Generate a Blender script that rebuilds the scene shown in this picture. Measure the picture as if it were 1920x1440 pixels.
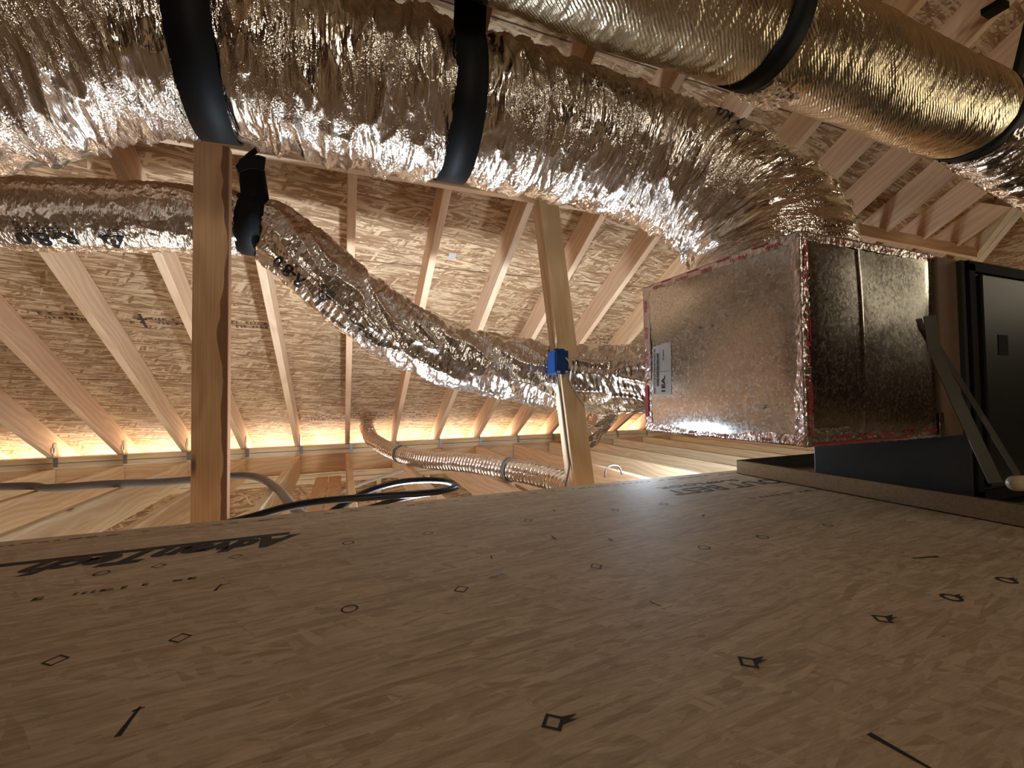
import bpy, bmesh, math, random
import numpy as np
from mathutils import Vector, Matrix, noise as mn

random.seed(7)
D = bpy.data
SC = bpy.context.scene
COL = SC.collection
for o in list(D.objects): D.objects.remove(o)

# ------------------------------------------------------------------ camera
YAW, PITCH, ROLL, FPX = 0.37048326, 0.02911236, -0.01270397, 817.149
_f = np.array([math.sin(YAW)*math.cos(PITCH), math.cos(YAW)*math.cos(PITCH), math.sin(PITCH)])
_r = np.array([math.cos(YAW), -math.sin(YAW), 0.0])
_u = np.cross(_r, _f)
_r2 = _r*math.cos(ROLL)+_u*math.sin(ROLL); _u2 = -_r*math.sin(ROLL)+_u*math.cos(ROLL)
cam = D.cameras.new('camera'); camo = D.objects.new('camera', cam); COL.objects.link(camo)
cam.sensor_fit = 'HORIZONTAL'; cam.sensor_width = 36.0; cam.lens = FPX*36/1920
cam.clip_start = 0.02; cam.clip_end = 100
camo.matrix_world = Matrix(((_r2[0], _u2[0], -_f[0], 0), (_r2[1], _u2[1], -_f[1], 0), (_r2[2], _u2[2], -_f[2], 0), (0, 0, 0, 1)))
SC.camera = camo

# ------------------------------------------------------------------ light and exposure
SC.view_settings.view_transform = 'Standard'
SC.view_settings.look = 'None'
SC.view_settings.gamma = 1.0
SC.view_settings.use_curve_mapping = False
SC.view_settings.exposure = 0.35
w = D.worlds.new('world'); SC.world = w; w.use_nodes = True
w.node_tree.nodes['Background'].inputs[0].default_value = (0.75, 0.85, 1.0, 1)
w.node_tree.nodes['Background'].inputs[1].default_value = 0.6

def area(name, loc, target, sx, sy, power, color):
    l = D.lights.new(name, 'AREA'); l.shape = 'RECTANGLE'; l.size = sx; l.size_y = sy
    l.energy = power; l.color = color
    o = D.objects.new(name, l); COL.objects.link(o); o.location = loc
    d = Vector(target)-Vector(loc)
    o.rotation_euler = d.to_track_quat('-Z', 'Y').to_euler()
    return o
# cool LED work lamp standing on the joists behind the plenum
wl = D.lights.new('work_lamp_light', 'POINT'); wl.energy = 24; wl.color = (0.72, 0.86, 1.0); wl.shadow_soft_size = 0.07
wlo = D.objects.new('work_lamp_light', wl); COL.objects.link(wlo); wlo.location = (1.62, 2.08, -0.25)
# second, weaker work lamp lying just past the platform edge
area('work_lamp_light_low', (0.30, 1.92, -0.48), (0.15, 2.05, 0.7), 0.12, 0.08, 24, (0.70, 0.84, 1.0))
# daylight bounced up through the open soffit
area('soffit_daylight', (1.2, 4.98, -0.82), (1.2, 4.1, 0.1), 11.0, 1.2, 580, (1.0, 0.91, 0.74))
area('soffit_daylight_hip', (7.4, 1.0, -0.75), (6.2, 1.0, 0.1), 1.2, 5.0, 170, (1.0, 0.88, 0.68))
# daylight in the storey below
area('lower_storey_light', (-0.8, 2.9, -2.7), (-0.7, 2.9, 0), 4.0, 1.6, 48, (1.0, 0.94, 0.84))
# added warm fill lights, unseen: behind the photographer and at the right
area('attic_fill_light', (0.2, -2.6, 1.25), (0.4, 1.0, 0.1), 0.9, 0.9, 20, (1.0, 0.87, 0.68))
area('attic_fill_light_right', (3.6, 0.2, 0.75), (2.2, 1.2, 1.2), 0.6, 0.6, 4, (1.0, 0.85, 0.60))

# ------------------------------------------------------------------ constants of the place (camera at the origin, X along the eave, Y towards it)
S = 0.57941; YP = 4.205; ZP = -0.4008
FZ = -0.35                     # platform top
EDGE = 1.505                   # platform edge
def rz(y, off=0.0): return ZP + S*(YP-y) + off     # underside of the rafters
OFF = 0.18
CS = 1/math.sqrt(1+S*S); SN = S*CS
HX = 2.71
RIDGE = -1.0

# ------------------------------------------------------------------ helpers
def at(px, py, Y):
    v = _r2*((px-960)/FPX)+_u2*((720-py)/FPX)+_f; return tuple(v*Y/v[1])
def tag(o, label=None, cat=None, group=None, kind=None):
    if label: o['label'] = label
    if cat: o['category'] = cat
    if group: o['group'] = group
    if kind: o['kind'] = kind
    return o
def mesh_obj(name, verts, faces, mat, parent=None, smooth=False):
    me = D.meshes.new(name); me.from_pydata([tuple(v) for v in verts], [], [tuple(f) for f in faces]); me.update()
    if smooth: me.polygons.foreach_set('use_smooth', [True]*len(me.polygons))
    if mat: me.materials.append(mat)
    o = D.objects.new(name, me); COL.objects.link(o)
    if parent: o.parent = parent
    return o
def empty(name, loc=(0, 0, 0)):
    o = D.objects.new(name, None); COL.objects.link(o); o.location = loc; o.empty_display_size = 0.05
    return o
def place(o, parent):
    # parent keeping world coordinates (parents are only translated)
    o.parent = parent; o.location = Vector(o.location)-Vector(parent.location)
    return o
class MB:
    def __init__(s): s.v = []; s.f = []
    def add(s, vs, fs):
        n = len(s.v); s.v += [tuple(v) for v in vs]; s.f += [tuple(i+n for i in f) for f in fs]; return s
    def box(s, x0, x1, y0, y1, z0, z1):
        return s.add([(x0,y0,z0),(x1,y0,z0),(x1,y1,z0),(x0,y1,z0),(x0,y0,z1),(x1,y0,z1),(x1,y1,z1),(x0,y1,z1)],
                     [(3,2,1,0),(4,5,6,7),(0,1,5,4),(1,2,6,5),(2,3,7,6),(3,0,4,7)])
    def obox(s, p, ux, uy, uz, a, b, c):
        # box from corner-range along arbitrary axes
        p, ux, uy, uz = map(Vector, (p, ux, uy, uz)); vs = []
        for k in c:
            for (i, j) in ((0,0),(1,0),(1,1),(0,1)): vs.append(p+ux*a[i]+uy*b[j]+uz*k)
        return s.add(vs, [(3,2,1,0),(4,5,6,7),(0,1,5,4),(1,2,6,5),(2,3,7,6),(3,0,4,7)])
    def build(s, name, mat, parent=None, smooth=False): return mesh_obj(name, s.v, s.f, mat, parent, smooth)
def bevel(o, w=0.002, seg=2):
    m = o.modifiers.new('bevel', 'BEVEL'); m.width = w; m.segments = seg; m.limit_method = 'ANGLE'; return o
def board(name, p0, p1, wid, thk, side, mat, cut0=None, cut1=None):
    """a sawn board from p0 to p1 (centre line of its underside); thk along `side`, wid upward. Local x runs along the grain."""
    p0, p1 = Vector(p0), Vector(p1); L = (p1-p0).length; X = (p1-p0).normalized()
    Y = Vector(side); Y = (Y-X*Y.dot(X)).normalized(); Z = X.cross(Y)
    if Z.z < -1e-6: Y = -Y; Z = -Z
    n = max(1, int(L/0.4)); vs = []; fs = []
    rr = random.Random(hash((round(p0.x, 3), round(p0.y, 3), round(p0.z, 3))) & 0xffff)
    a0 = cut0 if cut0 is not None else 0.0; a1 = cut1 if cut1 is not None else 0.0   # end cuts: shift of the top edge along x
    bow = rr.uniform(-1, 1)*0.0025
    for i in range(n+1):
        t = i/n; d = bow*math.sin(math.pi*t)
        for (yy, zz) in ((-thk/2, 0), (thk/2, 0), (thk/2, wid), (-thk/2, wid)):
            x = L*t + (a0*(zz/wid) if i == 0 else 0) + (a1*(zz/wid) if i == n else 0)
            vs.append((x, yy+d, zz))
    for i in range(n):
        for k in range(4): fs.append((i*4+k, i*4+(k+1) % 4, i*4+4+(k+1) % 4, i*4+4+k))
    fs.append((3, 2, 1, 0)); fs.append((n*4, n*4+1, n*4+2, n*4+3))
    o = mesh_obj(name, vs, fs, mat)
    o.matrix_world = Matrix(((X.x, Y.x, Z.x, p0.x), (X.y, Y.y, Z.y, p0.y), (X.z, Y.z, Z.z, p0.z), (0, 0, 0, 1)))
    bevel(o, 0.003, 2)
    bm = bmesh.new(); bm.from_mesh(o.data); bmesh.ops.recalc_face_normals(bm, faces=bm.faces); bm.to_mesh(o.data); bm.free()
    return o

# ------------------------------------------------------------------ materials
class NT:
    def __init__(s, name):
        s.m = D.materials.new(name); s.m.use_nodes = True; s.t = s.m.node_tree; s.t.nodes.clear()
        s.out = s.t.nodes.new('ShaderNodeOutputMaterial'); s.b = s.t.nodes.new('ShaderNodeBsdfPrincipled')
        s.t.links.new(s.b.outputs[0], s.out.inputs[0])
    def n(s, typ, **kw):
        nd = s.t.nodes.new('ShaderNode'+typ)
        for k, v in kw.items():
            if k.startswith('_'):
                key = k[1:]; key = int(key) if key.isdigit() else key.replace('__', ' ')
                s.inp(nd, key, v)
            else: setattr(nd, k, v)
        return nd
    def inp(s, nd, key, v):
        i = nd.inputs[key]
        if isinstance(v, bpy.types.NodeSocket): s.t.links.new(v, i)
        else: i.default_value = v
    def mix(s, fac, a, b, bt='MIX'):
        nd = s.t.nodes.new('ShaderNodeMix'); nd.data_type = 'RGBA'; nd.blend_type = bt
        s.inp(nd, 0, fac); s.inp(nd, 6, a); s.inp(nd, 7, b); return nd.outputs[2]
    def ramp(s, fac, stops, interp='LINEAR'):
        nd = s.t.nodes.new('ShaderNodeValToRGB'); nd.color_ramp.interpolation = interp; cr = nd.color_ramp
        while len(cr.elements) < len(stops): cr.elements.new(0.5)
        for e, (p, c) in zip(cr.elements, stops): e.position = p; e.color = c if len(c) == 4 else (*c, 1)
        s.inp(nd, 0, fac); return nd.outputs[0]
    def math(s, op, a, b=0.0, c=0.0):
        nd = s.t.nodes.new('ShaderNodeMath'); nd.operation = op; s.inp(nd, 0, a); s.inp(nd, 1, b)
        if op in ('MULTIPLY_ADD',): s.inp(nd, 2, c)
        return nd.outputs[0]
    def mapping(s, vec, scale=(1, 1, 1), rot=(0, 0, 0), loc=(0, 0, 0)):
        nd = s.t.nodes.new('ShaderNodeMapping'); s.inp(nd, 0, vec); s.inp(nd, 1, loc); s.inp(nd, 2, rot); s.inp(nd, 3, scale); return nd.outputs[0]
    def set(s, **kw):
        for k, v in kw.items(): s.inp(s.b, k.replace('__', ' '), v)
        return s
def plain(name, col, rough=0.6, metal=0.0, bump=0.0, bscale=80):
    n = NT(name); n.set(Roughness=rough, Metallic=metal, Specular__IOR__Level=0.25)
    tc = n.n('TexCoord').outputs['Object']; nz = n.n('TexNoise', _Vector=tc, _Scale=bscale*0.3, _Detail=4.0).outputs[0]
    c = n.mix(nz, tuple(x*0.86 for x in col)+(1,), tuple(min(1, x*1.12) for x in col)+(1,)); n.set(Base__Color=c)
    if bump:
        nb = n.n('TexNoise', _Vector=tc, _Scale=bscale, _Detail=3.0).outputs[0]
        n.set(Normal=n.n('Bump', _Strength=bump, _Distance=0.004, _Height=nb).outputs[0])
    return n.m

def osb(name, base, hi, lo, dark, contrast, scale, mottle=0.0):
    """strand board: layers of long thin voronoi flakes lying at several angles"""
    n = NT(name)
    tc = n.n('TexCoord').outputs['Object']
    wob = n.n('TexNoise', _Vector=tc, _Scale=6.0, _Detail=2.0).outputs[1]
    vec = n.mix(0.006, tc, wob, 'LINEAR_LIGHT')
    layers = []
    for k, (ang, sx, sy) in enumerate(((0.05, 8, 70), (0.38, 10, 84), (-0.33, 9, 76), (1.05, 13, 70), (-0.12, 7, 95))):
        mp = n.mapping(vec, (sx*scale, sy*scale, 1.0), (0, 0, 0), (k*3.1, k*1.7, k*5))
        mr = n.mapping(vec, (1, 1, 1), (0, 0, ang))
        mp = n.mapping(mr, (sx*scale, sy*scale, 0.01), (0, 0, 0), (k*3.1, k*1.7, 0))
        v = n.n('TexVoronoi', _Vector=mp, _Scale=1.0, _Randomness=1.0)
        sep = n.n('SeparateColor', _0=v.outputs['Color'])
        layers.append((sep.outputs[0], sep.outputs[1], v.outputs['Distance']))
    tone = layers[0][0]; hgt = layers[0][2]
    for k in range(1, 5):
        pick = n.math('GREATER_THAN', layers[k][1], (0.62, 0.66, 0.8, 0.6)[k-1])
        tone = n.math('ADD', n.math('MULTIPLY', tone, n.math('SUBTRACT', 1.0, pick)), n.math('MULTIPLY', layers[k][0], pick))
        hgt = n.math('ADD', n.math('MULTIPLY', hgt, n.math('SUBTRACT', 1.0, pick)), n.math('MULTIPLY', layers[k][2], pick))
    grain = n.n('TexNoise', _Vector=n.mapping(vec, (14*scale, 230*scale, 1)), _Scale=1.0, _Detail=5.0, _Roughness=0.65).outputs[0]
    t2 = n.math('ADD', n.math('MULTIPLY', tone, contrast), n.math('MULTIPLY', n.math('SUBTRACT', grain, 0.5), 1.1))
    t2 = n.math('ADD', t2, 0.5-contrast*0.5)
    c = n.ramp(t2, [(0.0, lo), (0.45, base), (0.75, hi), (1.0, tuple(min(1, x*1.18) for x in hi))])
    big = n.n('TexNoise', _Vector=tc, _Scale=1.7, _Detail=3.0).outputs[0]
    c = n.mix(n.math('MULTIPLY', big, 0.45), c, tuple(x*0.72 for x in base)+(1,), 'MIX')
    if mottle:
        mo = n.n('TexNoise', _Vector=n.mapping(tc, (14, 42, 1)), _Scale=1.0, _Detail=7.0, _Roughness=0.7, _Distortion=1.2).outputs[0]
        c = n.mix(n.math('MULTIPLY', n.ramp(mo, [(0.50, (0, 0, 0)), (0.66, (1, 1, 1))]), mottle), c, tuple(x*0.55 for x in base)+(1,))
        c = n.mix(n.math('MULTIPLY', n.ramp(mo, [(0.34, (1, 1, 1)), (0.44, (0, 0, 0))]), mottle*0.5), c, tuple(min(1, x*1.35) for x in base)+(1,))
    # dark bark flecks
    fl = n.n('TexVoronoi', _Vector=n.mapping(vec, (9*scale, 22*scale, 0.01)), _Scale=1.0)
    flm = n.math('LESS_THAN', n.math('ADD', fl.outputs['Distance'], n.math('MULTIPLY', grain, 0.13)), 0.15)
    sel = n.math('GREATER_THAN', n.n('SeparateColor', _0=fl.outputs['Color']).outputs[2], 0.45)
    c = n.mix(n.math('MULTIPLY', n.math('MULTIPLY', flm, sel), dark), c, (0.05, 0.022, 0.01, 1))
    n.set(Base__Color=c, Roughness=0.72, Specular__IOR__Level=0.25)
    h = n.math('ADD', n.math('MULTIPLY', tone, 0.6), n.math('MULTIPLY', grain, 0.6))
    n.set(Normal=n.n('Bump', _Strength=0.35, _Distance=0.0025, _Height=h).outputs[0])
    return n.m

def pine(name, a, b, knot=(0.14, 0.05, 0.02), stain=None):
    n = NT(name); tc = n.n('TexCoord').outputs['Object']; rnd = n.n('ObjectInfo').outputs['Random']
    off = n.n('CombineXYZ', _0=n.math('MULTIPLY', rnd, 37.0), _1=n.math('MULTIPLY', rnd, 11.0), _2=n.math('MULTIPLY', rnd, 5.0)).outputs[0]
    v = n.n('VectorMath', operation='ADD', _0=tc, _1=off).outputs[0]
    kn = n.n('TexVoronoi', _Vector=n.mapping(v, (2.2, 9, 9)), _Scale=1.0)
    kd = kn.outputs['Distance']
    warp = n.n('TexNoise', _Vector=n.mapping(v, (1.6, 6, 6)), _Scale=1.0, _Detail=2.0).outputs[0]
    ring = n.math('ADD', n.math('MULTIPLY', warp, 5.0), n.math('MULTIPLY', n.math('SMOOTH_MIN', kd, 0.35, 0.2), -2.0))
    wv = n.math('SINE', n.math('MULTIPLY', n.math('ADD', ring, n.math('MULTIPLY', n.n('SeparateXYZ', _0=v).outputs[2], 24.0)), 6.2))
    fine = n.n('TexNoise', _Vector=n.mapping(v, (4, 260, 260)), _Scale=1.0, _Detail=3.0).outputs[0]
    t = n.math('ADD', n.math('MULTIPLY', wv, 0.17), n.math('MULTIPLY', fine, 0.9))
    c = n.ramp(t, [(0.1, b), (0.75, a)])
    tint = n.ramp(n.math('FRACT', n.math('MULTIPLY', rnd, 7.3)), [(0, (1.0, 0.88, 0.80)), (0.5, (1, 1, 1)), (1, (1.0, 0.95, 0.84))])
    c = n.mix(1.0, c, tint, 'MULTIPLY')
    ks = n.math('GREATER_THAN', n.n('SeparateColor', _0=kn.outputs['Color']).outputs[0], 0.55)
    km = n.ramp(kd, [(0.035, (1, 1, 1)), (0.10, (0, 0, 0))])
    c = n.mix(n.math('MULTIPLY', n.math('MULTIPLY', ks, km), 0.85), c, (*knot, 1))
    if stain:
        sx = n.n('SeparateXYZ', _0=tc).outputs
        e = n.math('ADD', sx[1], n.math('MULTIPLY', n.math('SUBTRACT', n.n('TexNoise', _Vector=n.mapping(tc, (2.6, 0.5, 0.5), loc=(3.1, 0, 0)), _Scale=1.0, _Detail=3.0).outputs[0], 0.5), 0.11))
        m = n.math('GREATER_THAN' if stain > 0 else 'LESS_THAN', e, 0.034*stain)
        c = n.mix(n.math('MULTIPLY', m, 0.8), c, (0.16, 0.055, 0.022, 1))
    n.set(Base__Color=c, Roughness=0.62, Specular__IOR__Level=0.3)
    n.set(Normal=n.n('Bump', _Strength=0.18, _Distance=0.002, _Height=t).outputs[0])
    return n.m

def foil(name, col, rough, fold, crinkle, su, sv, fsu, dist=0.006, scrim=False, sharp=0.0):
    """crumpled foil; UV.x = metres along the duct, UV.y = metres around it"""
    n = NT(name); uv = n.n('UVMap').outputs[0]
    wob = n.n('TexNoise', _Vector=uv, _Scale=5.0, _Detail=3.0).outputs[1]
    vec = n.mix(0.012, uv, wob, 'LINEAR_LIGHT')
    f1 = n.n('TexNoise', _Vector=n.mapping(vec, (fsu, fsu*0.16, 1)), _Scale=1.0, _Detail=4.0, _Roughness=0.6, _Distortion=0.25).outputs[0]
    rid = n.math('ABSOLUTE', n.math('SUBTRACT', f1, 0.5))
    v1 = n.n('TexVoronoi', _Vector=n.mapping(vec, (su, sv, 1)), _Scale=1.0).outputs['Distance']
    v2 = n.n('TexVoronoi', _Vector=n.mapping(vec, (su*2.3, sv*2.1, 1), (0, 0, 0.7)), _Scale=1.0).outputs['Distance']
    h = n.math('ADD', n.math('MULTIPLY', rid, fold), n.math('ADD', n.math('MULTIPLY', v1, crinkle), n.math('MULTIPLY', v2, crinkle*0.4)))
    if sharp:
        pm = n.ramp(n.n('TexNoise', _Vector=n.mapping(uv, (7, 5, 1)), _Scale=1.0, _Detail=2.0).outputs[0], [(0.38, (0, 0, 0)), (0.60, (1, 1, 1))])
        r1_ = n.math('ABSOLUTE', n.math('SUBTRACT', n.n('TexNoise', _Vector=n.mapping(vec, (95, 17, 1)), _Scale=1.0, _Detail=3.0, _Distortion=0.5).outputs[0], 0.5))
        r2_ = n.math('ABSOLUTE', n.math('SUBTRACT', n.n('TexNoise', _Vector=n.mapping(vec, (120, 85, 1), (0, 0, 0.5)), _Scale=1.0, _Detail=2.0).outputs[0], 0.5))
        h = n.math('ADD', h, n.math('MULTIPLY', pm, n.math('ADD', n.math('MULTIPLY', r1_, sharp), n.math('MULTIPLY', r2_, sharp*0.6))))
    if scrim:
        s1 = n.n('TexWave', _Vector=n.mapping(vec, (1, 1, 1), (0, 0, 0.9)), _Scale=34.0, _Distortion=2.5, _Detail=2.0).outputs[1]
        h = n.math('ADD', h, n.math('MULTIPLY', s1, 0.16))
    patch = n.n('TexNoise', _Vector=uv, _Scale=3.0, _Detail=2.0).outputs[0]
    bs = n.math('MULTIPLY_ADD', patch, 0.7, 0.25)
    bump = n.n('Bump', _Strength=bs, _Distance=dist, _Height=h).outputs[0]
    n.set(Base__Color=(*col, 1), Metallic=1.0, Roughness=n.math('MULTIPLY_ADD', patch, 0.14, rough), Normal=bump)
    return n.m

def galv(name, col, rough, lumps):
    n = NT(name); tc = n.n('TexCoord').outputs['Object']
    sp = n.n('TexVoronoi', _Vector=n.mapping(tc, (1, 1, 1)), _Scale=170.0); sc = n.n('SeparateColor', _0=sp.outputs['Color']).outputs
    ms = n.n('TexNoise', _Vector=tc, _Scale=9.0, _Detail=3.0).outputs[0]
    t = n.math('MULTIPLY_ADD', sc[0], 0.55, n.math('MULTIPLY', ms, 0.35))
    c = n.mix(t, tuple(x*0.70 for x in col)+(1,), (*col, 1))
    bl = n.n('TexNoise', _Vector=tc, _Scale=3.2, _Detail=1.0).outputs[0]
    b1 = n.n('Bump', _Strength=0.8, _Distance=lumps, _Height=bl).outputs[0]
    b2 = n.n('Bump', _Strength=0.035, _Distance=0.002, _Height=sc[1], _Normal=b1).outputs[0]
    n.set(Base__Color=c, Metallic=1.0, Roughness=n.math('MULTIPLY_ADD', sc[2], 0.13, rough), Normal=b2)
    return n.m

M = {}
M['osb_roof'] = osb('roof_strand_board', (0.385, 0.225, 0.115), (0.66, 0.48, 0.29), (0.185, 0.085, 0.038), 0.85, 0.75, 1.0)
M['osb_floor'] = osb('floor_strand_board', (0.43, 0.318, 0.200), (0.50, 0.38, 0.255), (0.26, 0.165, 0.09), 0.36, 0.6, 1.15, mottle=0.5)
M['pine'] = pine('sawn_pine', (0.78, 0.57, 0.39), (0.62, 0.40, 0.24))
M['pine_post'] = pine('sawn_pine_post', (0.70, 0.50, 0.29), (0.52, 0.34, 0.18))
M['pine_wane'] = pine('sawn_pine_bark_edge', (0.68, 0.48, 0.27), (0.50, 0.31, 0.16), stain=1)
M['pine_pale'] = pine('sawn_pine_pale', (0.82, 0.70, 0.50), (0.64, 0.49, 0.31))
M['foil_big'] = foil('crumpled_foil', (0.82, 0.77, 0.72), 0.10, 1.3, 0.40, 60, 13, 34, 0.010, sharp=1.5)
M['foil_mid'] = foil('crinkled_foil', (0.78, 0.74, 0.70), 0.14, 0.5, 0.6, 95, 42, 40, 0.006, sharp=0.9)
M['foil_gold'] = foil('scrim_foil', (0.74, 0.64, 0.46), 0.22, 1.0, 0.18, 70, 12, 40, 0.008, True)
M['foil_small'] = foil('ribbed_foil', (0.84, 0.78, 0.74), 0.14, 0.3, 0.2, 90, 50, 30, 0.002)
M['galv'] = galv('galvanised_sheet', (0.60, 0.58, 0.54), 0.18, 0.008)
M['galv_pan'] = galv('galvanised_pan', (0.42, 0.39, 0.32), 0.40, 0.002)
M['tape'] = foil('foil_tape', (0.70, 0.62, 0.60), 0.22, 0.9, 0.8, 60, 60, 50, 0.006)
M['black'] = plain('black_strap', (0.006, 0.007, 0.008), 0.62, 0, 0.15, 30)
M['cable'] = plain('black_cable', (0.012, 0.012, 0.013), 0.35)
M['grey_cable'] = plain('grey_cable', (0.19, 0.17, 0.165), 0.45)
M['cabinet'] = plain('dark_cabinet', (0.010, 0.0105, 0.009), 0.5, 0, 0.05, 200)
M['cabinet_end'] = plain('dark_sheet_bluish_lit', (0.040, 0.044, 0.045), 0.55, 0, 0.05, 300)  # bluish lamp light on the cabinet end is put into its colour
M['foam'] = plain('brown_gasket', (0.155, 0.095, 0.062), 0.7)
M['ink'] = plain('black_ink', (0.022, 0.018, 0.016), 0.75)
M['ink_roof'] = plain('faded_ink', (0.09, 0.055, 0.035), 0.8)
M['ink_red'] = plain('red_ink', (0.33, 0.03, 0.035), 0.55)
M['paper'] = plain('label_paper', (0.42, 0.39, 0.36), 0.6)
M['blue'] = plain('blue_plastic', (0.008, 0.045, 0.16), 0.35)
M['tie'] = plain('zinc_plate', (0.34, 0.34, 0.32), 0.4, 0.7)
M['white_pipe'] = plain('beige_pipe', (0.46, 0.38, 0.27), 0.4)
M['dark_strap'] = plain('dark_metal_strap', (0.075, 0.068, 0.055), 0.45, 0.5)
M['wire'] = plain('white_wire', (0.60, 0.56, 0.50), 0.45)
M['hole'] = plain('black_opening', (0.004, 0.004, 0.004), 0.9)
M['ground'] = plain('grey_slab', (0.28, 0.25, 0.22), 0.8)
M['strap_grey'] = plain('grey_tie', (0.17, 0.16, 0.14), 0.45)

# ------------------------------------------------------------------ structure
fl = MB().box(-4.6, 7.6, -6.4, EDGE, FZ-0.02, FZ).build('floor', M['osb_floor']); tag(fl, kind='structure')
tr = MB().box(-4.6, 7.6, EDGE-0.075, EDGE-0.03, -0.67, FZ-0.022).build('light_block_1', M['pine']); tag(tr, kind='structure')  # unseen board added to stop lamp light getting under the platform
lf = MB().box(-4.6, 7.6, -6.4, 4.6, -3.15, -3.1).build('floor_lower', M['ground']); tag(lf, kind='structure')

def sheathing(name, poly):
    """slab of roof boarding above a polygon lying in the underside plane; object space = the plane, so strands run along the eave"""
    pts = [Vector(p) for p in poly]; o0 = pts[0]
    X = Vector(poly[1])-o0; X.normalize(); N = X.cross(Vector(poly[2])-o0); N.normalize()
    if N.z < 0: N = -N
    Y = N.cross(X); mt = Matrix(((X.x, Y.x, N.x, o0.x), (X.y, Y.y, N.y, o0.y), (X.z, Y.z, N.z, o0.z), (0, 0, 0, 1)))
    inv = mt.inverted(); loc = [inv @ p for p in pts]; k = len(loc)
    vs = [(p.x, p.y, 0) for p in loc]+[(p.x, p.y, 0.012) for p in loc]
    fs = [tuple(range(k))[::-1], tuple(range(k, 2*k))]+[(i, (i+1) % k, (i+1) % k+k, i+k) for i in range(k)]
    o = mesh_obj(name, vs, fs, M['osb_roof']); o.matrix_world = mt
    return tag(o, kind='structure')
ZR = rz(RIDGE, OFF)
ye = 4.62
ce = sheathing('ceiling', [(-4.6, ye, rz(ye, OFF)), (HX+ye, ye, rz(ye, OFF)), (HX+RIDGE, RIDGE, ZR), (-4.6, RIDGE, ZR)])
# hip end (drops towards +X) and the slope behind the photographer
xe = HX+ye
sheathing('ceiling_right', [(xe, RIDGE-(ye-RIDGE), rz(ye, OFF)), (xe, ye, rz(ye, OFF)), (HX+RIDGE, RIDGE, ZR)])
sheathing('ceiling_back', [(-4.6, RIDGE-(ye-RIDGE), rz(ye, OFF)), (xe, RIDGE-(ye-RIDGE), rz(ye, OFF)), (HX+RIDGE, RIDGE, ZR), (-4.6, RIDGE, ZR)])
yb = RIDGE-(ye-RIDGE)
tag(mesh_obj('wall_left', [(-4.6, ye, -3.1), (-4.6, ye, rz(ye, OFF)), (-4.6, RIDGE, ZR), (-4.6, yb, rz(ye, OFF)), (-4.6, yb, -3.1)], [(0, 1, 2, 3, 4)], M['osb_roof']), kind='structure')
tag(MB().box(-4.6, xe, yb-0.02, yb, -3.1, rz(ye, OFF)).build('wall_rear', M['osb_roof']), kind='structure')
tag(MB().box(xe, xe+0.02, yb, ye, -3.1, rz(ye, OFF)).build('wall_right', M['osb_roof']), kind='structure')
wb = mesh_obj('wall_back', [(0, 0, 0), (11.5, 0, 0), (11.5, 2.39, 0), (0, 2.39, 0), (0, 0, -0.012), (11.5, 0, -0.012), (11.5, 2.39, -0.012), (0, 2.39, -0.012)],
              [(0, 1, 2, 3), (7, 6, 5, 4), (0, 4, 5, 1), (1, 5, 6, 2), (2, 6, 7, 3), (3, 7, 4, 0)], M['osb_roof'])
wb.matrix_world = Matrix(((1, 0, 0, -4.6), (0, 0, -1, YP+0.10), (0, 1, 0, -3.1), (0, 0, 0, 1))); tag(wb, kind='structure')

# seams and mill print on the boards overhead
def on_plane(name, quads, mat, parent, y_of=None):
    """thin marks lying 0.6 mm under the roof boarding; quads in (X, Y) of the place"""
    mb = MB()
    for q in quads:
        mb.add([(x, y, rz(y, OFF)-0.0016) for x, y in q], [tuple(range(len(q)))])
    o = mb.build(name, mat); o.parent = parent; o.matrix_parent_inverse = parent.matrix_world.inverted(); return o
bpy.context.view_layer.update()
qs = []
for y in (2.51, 3.57, 1.45, 0.39):
    x = -4.5
    while x < 5.5:
        L = random.uniform(0.3, 0.8); qs.append([(x, y), (x+L, y+0.001), (x+L, y+0.004), (x, y+0.0035)]); x += L
on_plane('board_seam', qs, M['ink_roof'], ce)
def scribble(x0, x1, y0, rows, h, gap, rnd, dens=0.8):
    out = []
    for r in range(rows):
        x = x0+rnd.uniform(0, 0.05)
        while x < x1:
            ww = rnd.uniform(0.008, 0.028)
            if rnd.random() < dens:
                y = y0+r*gap; hh = h*rnd.uniform(0.55, 1.0)
                out.append([(x, y), (x+ww*0.8, y), (x+ww*0.8, y+hh*0.35), (x, y+hh*0.35)])
                out.append([(x, y+hh*0.7), (x+ww*0.7, y+hh*0.7), (x+ww*0.7, y+hh), (x, y+hh)])
                out.append([(x, y+hh*0.3), (x+ww*0.3, y+hh*0.3), (x+ww*0.3, y+hh*0.8), (x, y+hh*0.8)])
            x += ww+rnd.choice((0.004, 0.004, 0.02))
    return out
R_ = random.Random(5); q = []
q += scribble(-1.52, -1.17, 3.00, 2, 0.022, 0.034, R_)
q += scribble(-1.13, -0.42, 3.01, 2, 0.020, 0.032, R_)
q += [[(-1.06, 2.985), (-1.045, 2.985), (-1.045, 3.09), (-1.06, 3.09)], [(-1.075, 3.02), (-1.03, 3.02), (-1.03, 3.032), (-1.075, 3.032)]]
q += scribble(-0.42, 0.85, 4.04, 3, 0.022, 0.036, R_, 0.6)
q += scribble(1.86, 2.3, 2.99, 3, 0.020, 0.034, R_)
q += scribble(1.02, 1.35, 3.05, 3, 0.018, 0.030, R_, 0.5)
on_plane('mill_print', q, M['ink_roof'], ce)
# pale sticker and a loose sliver on the boarding
on_plane('sticker', [[(0.565, 2.405), (0.605, 2.405), (0.605, 2.445), (0.565, 2.445)]], M['paper'], ce)
on_plane('pale_strand', [[(0.905, 2.56), (0.917, 2.56), (0.917, 2.88), (0.905, 2.88)]], M['ink_roof'], ce)

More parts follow.
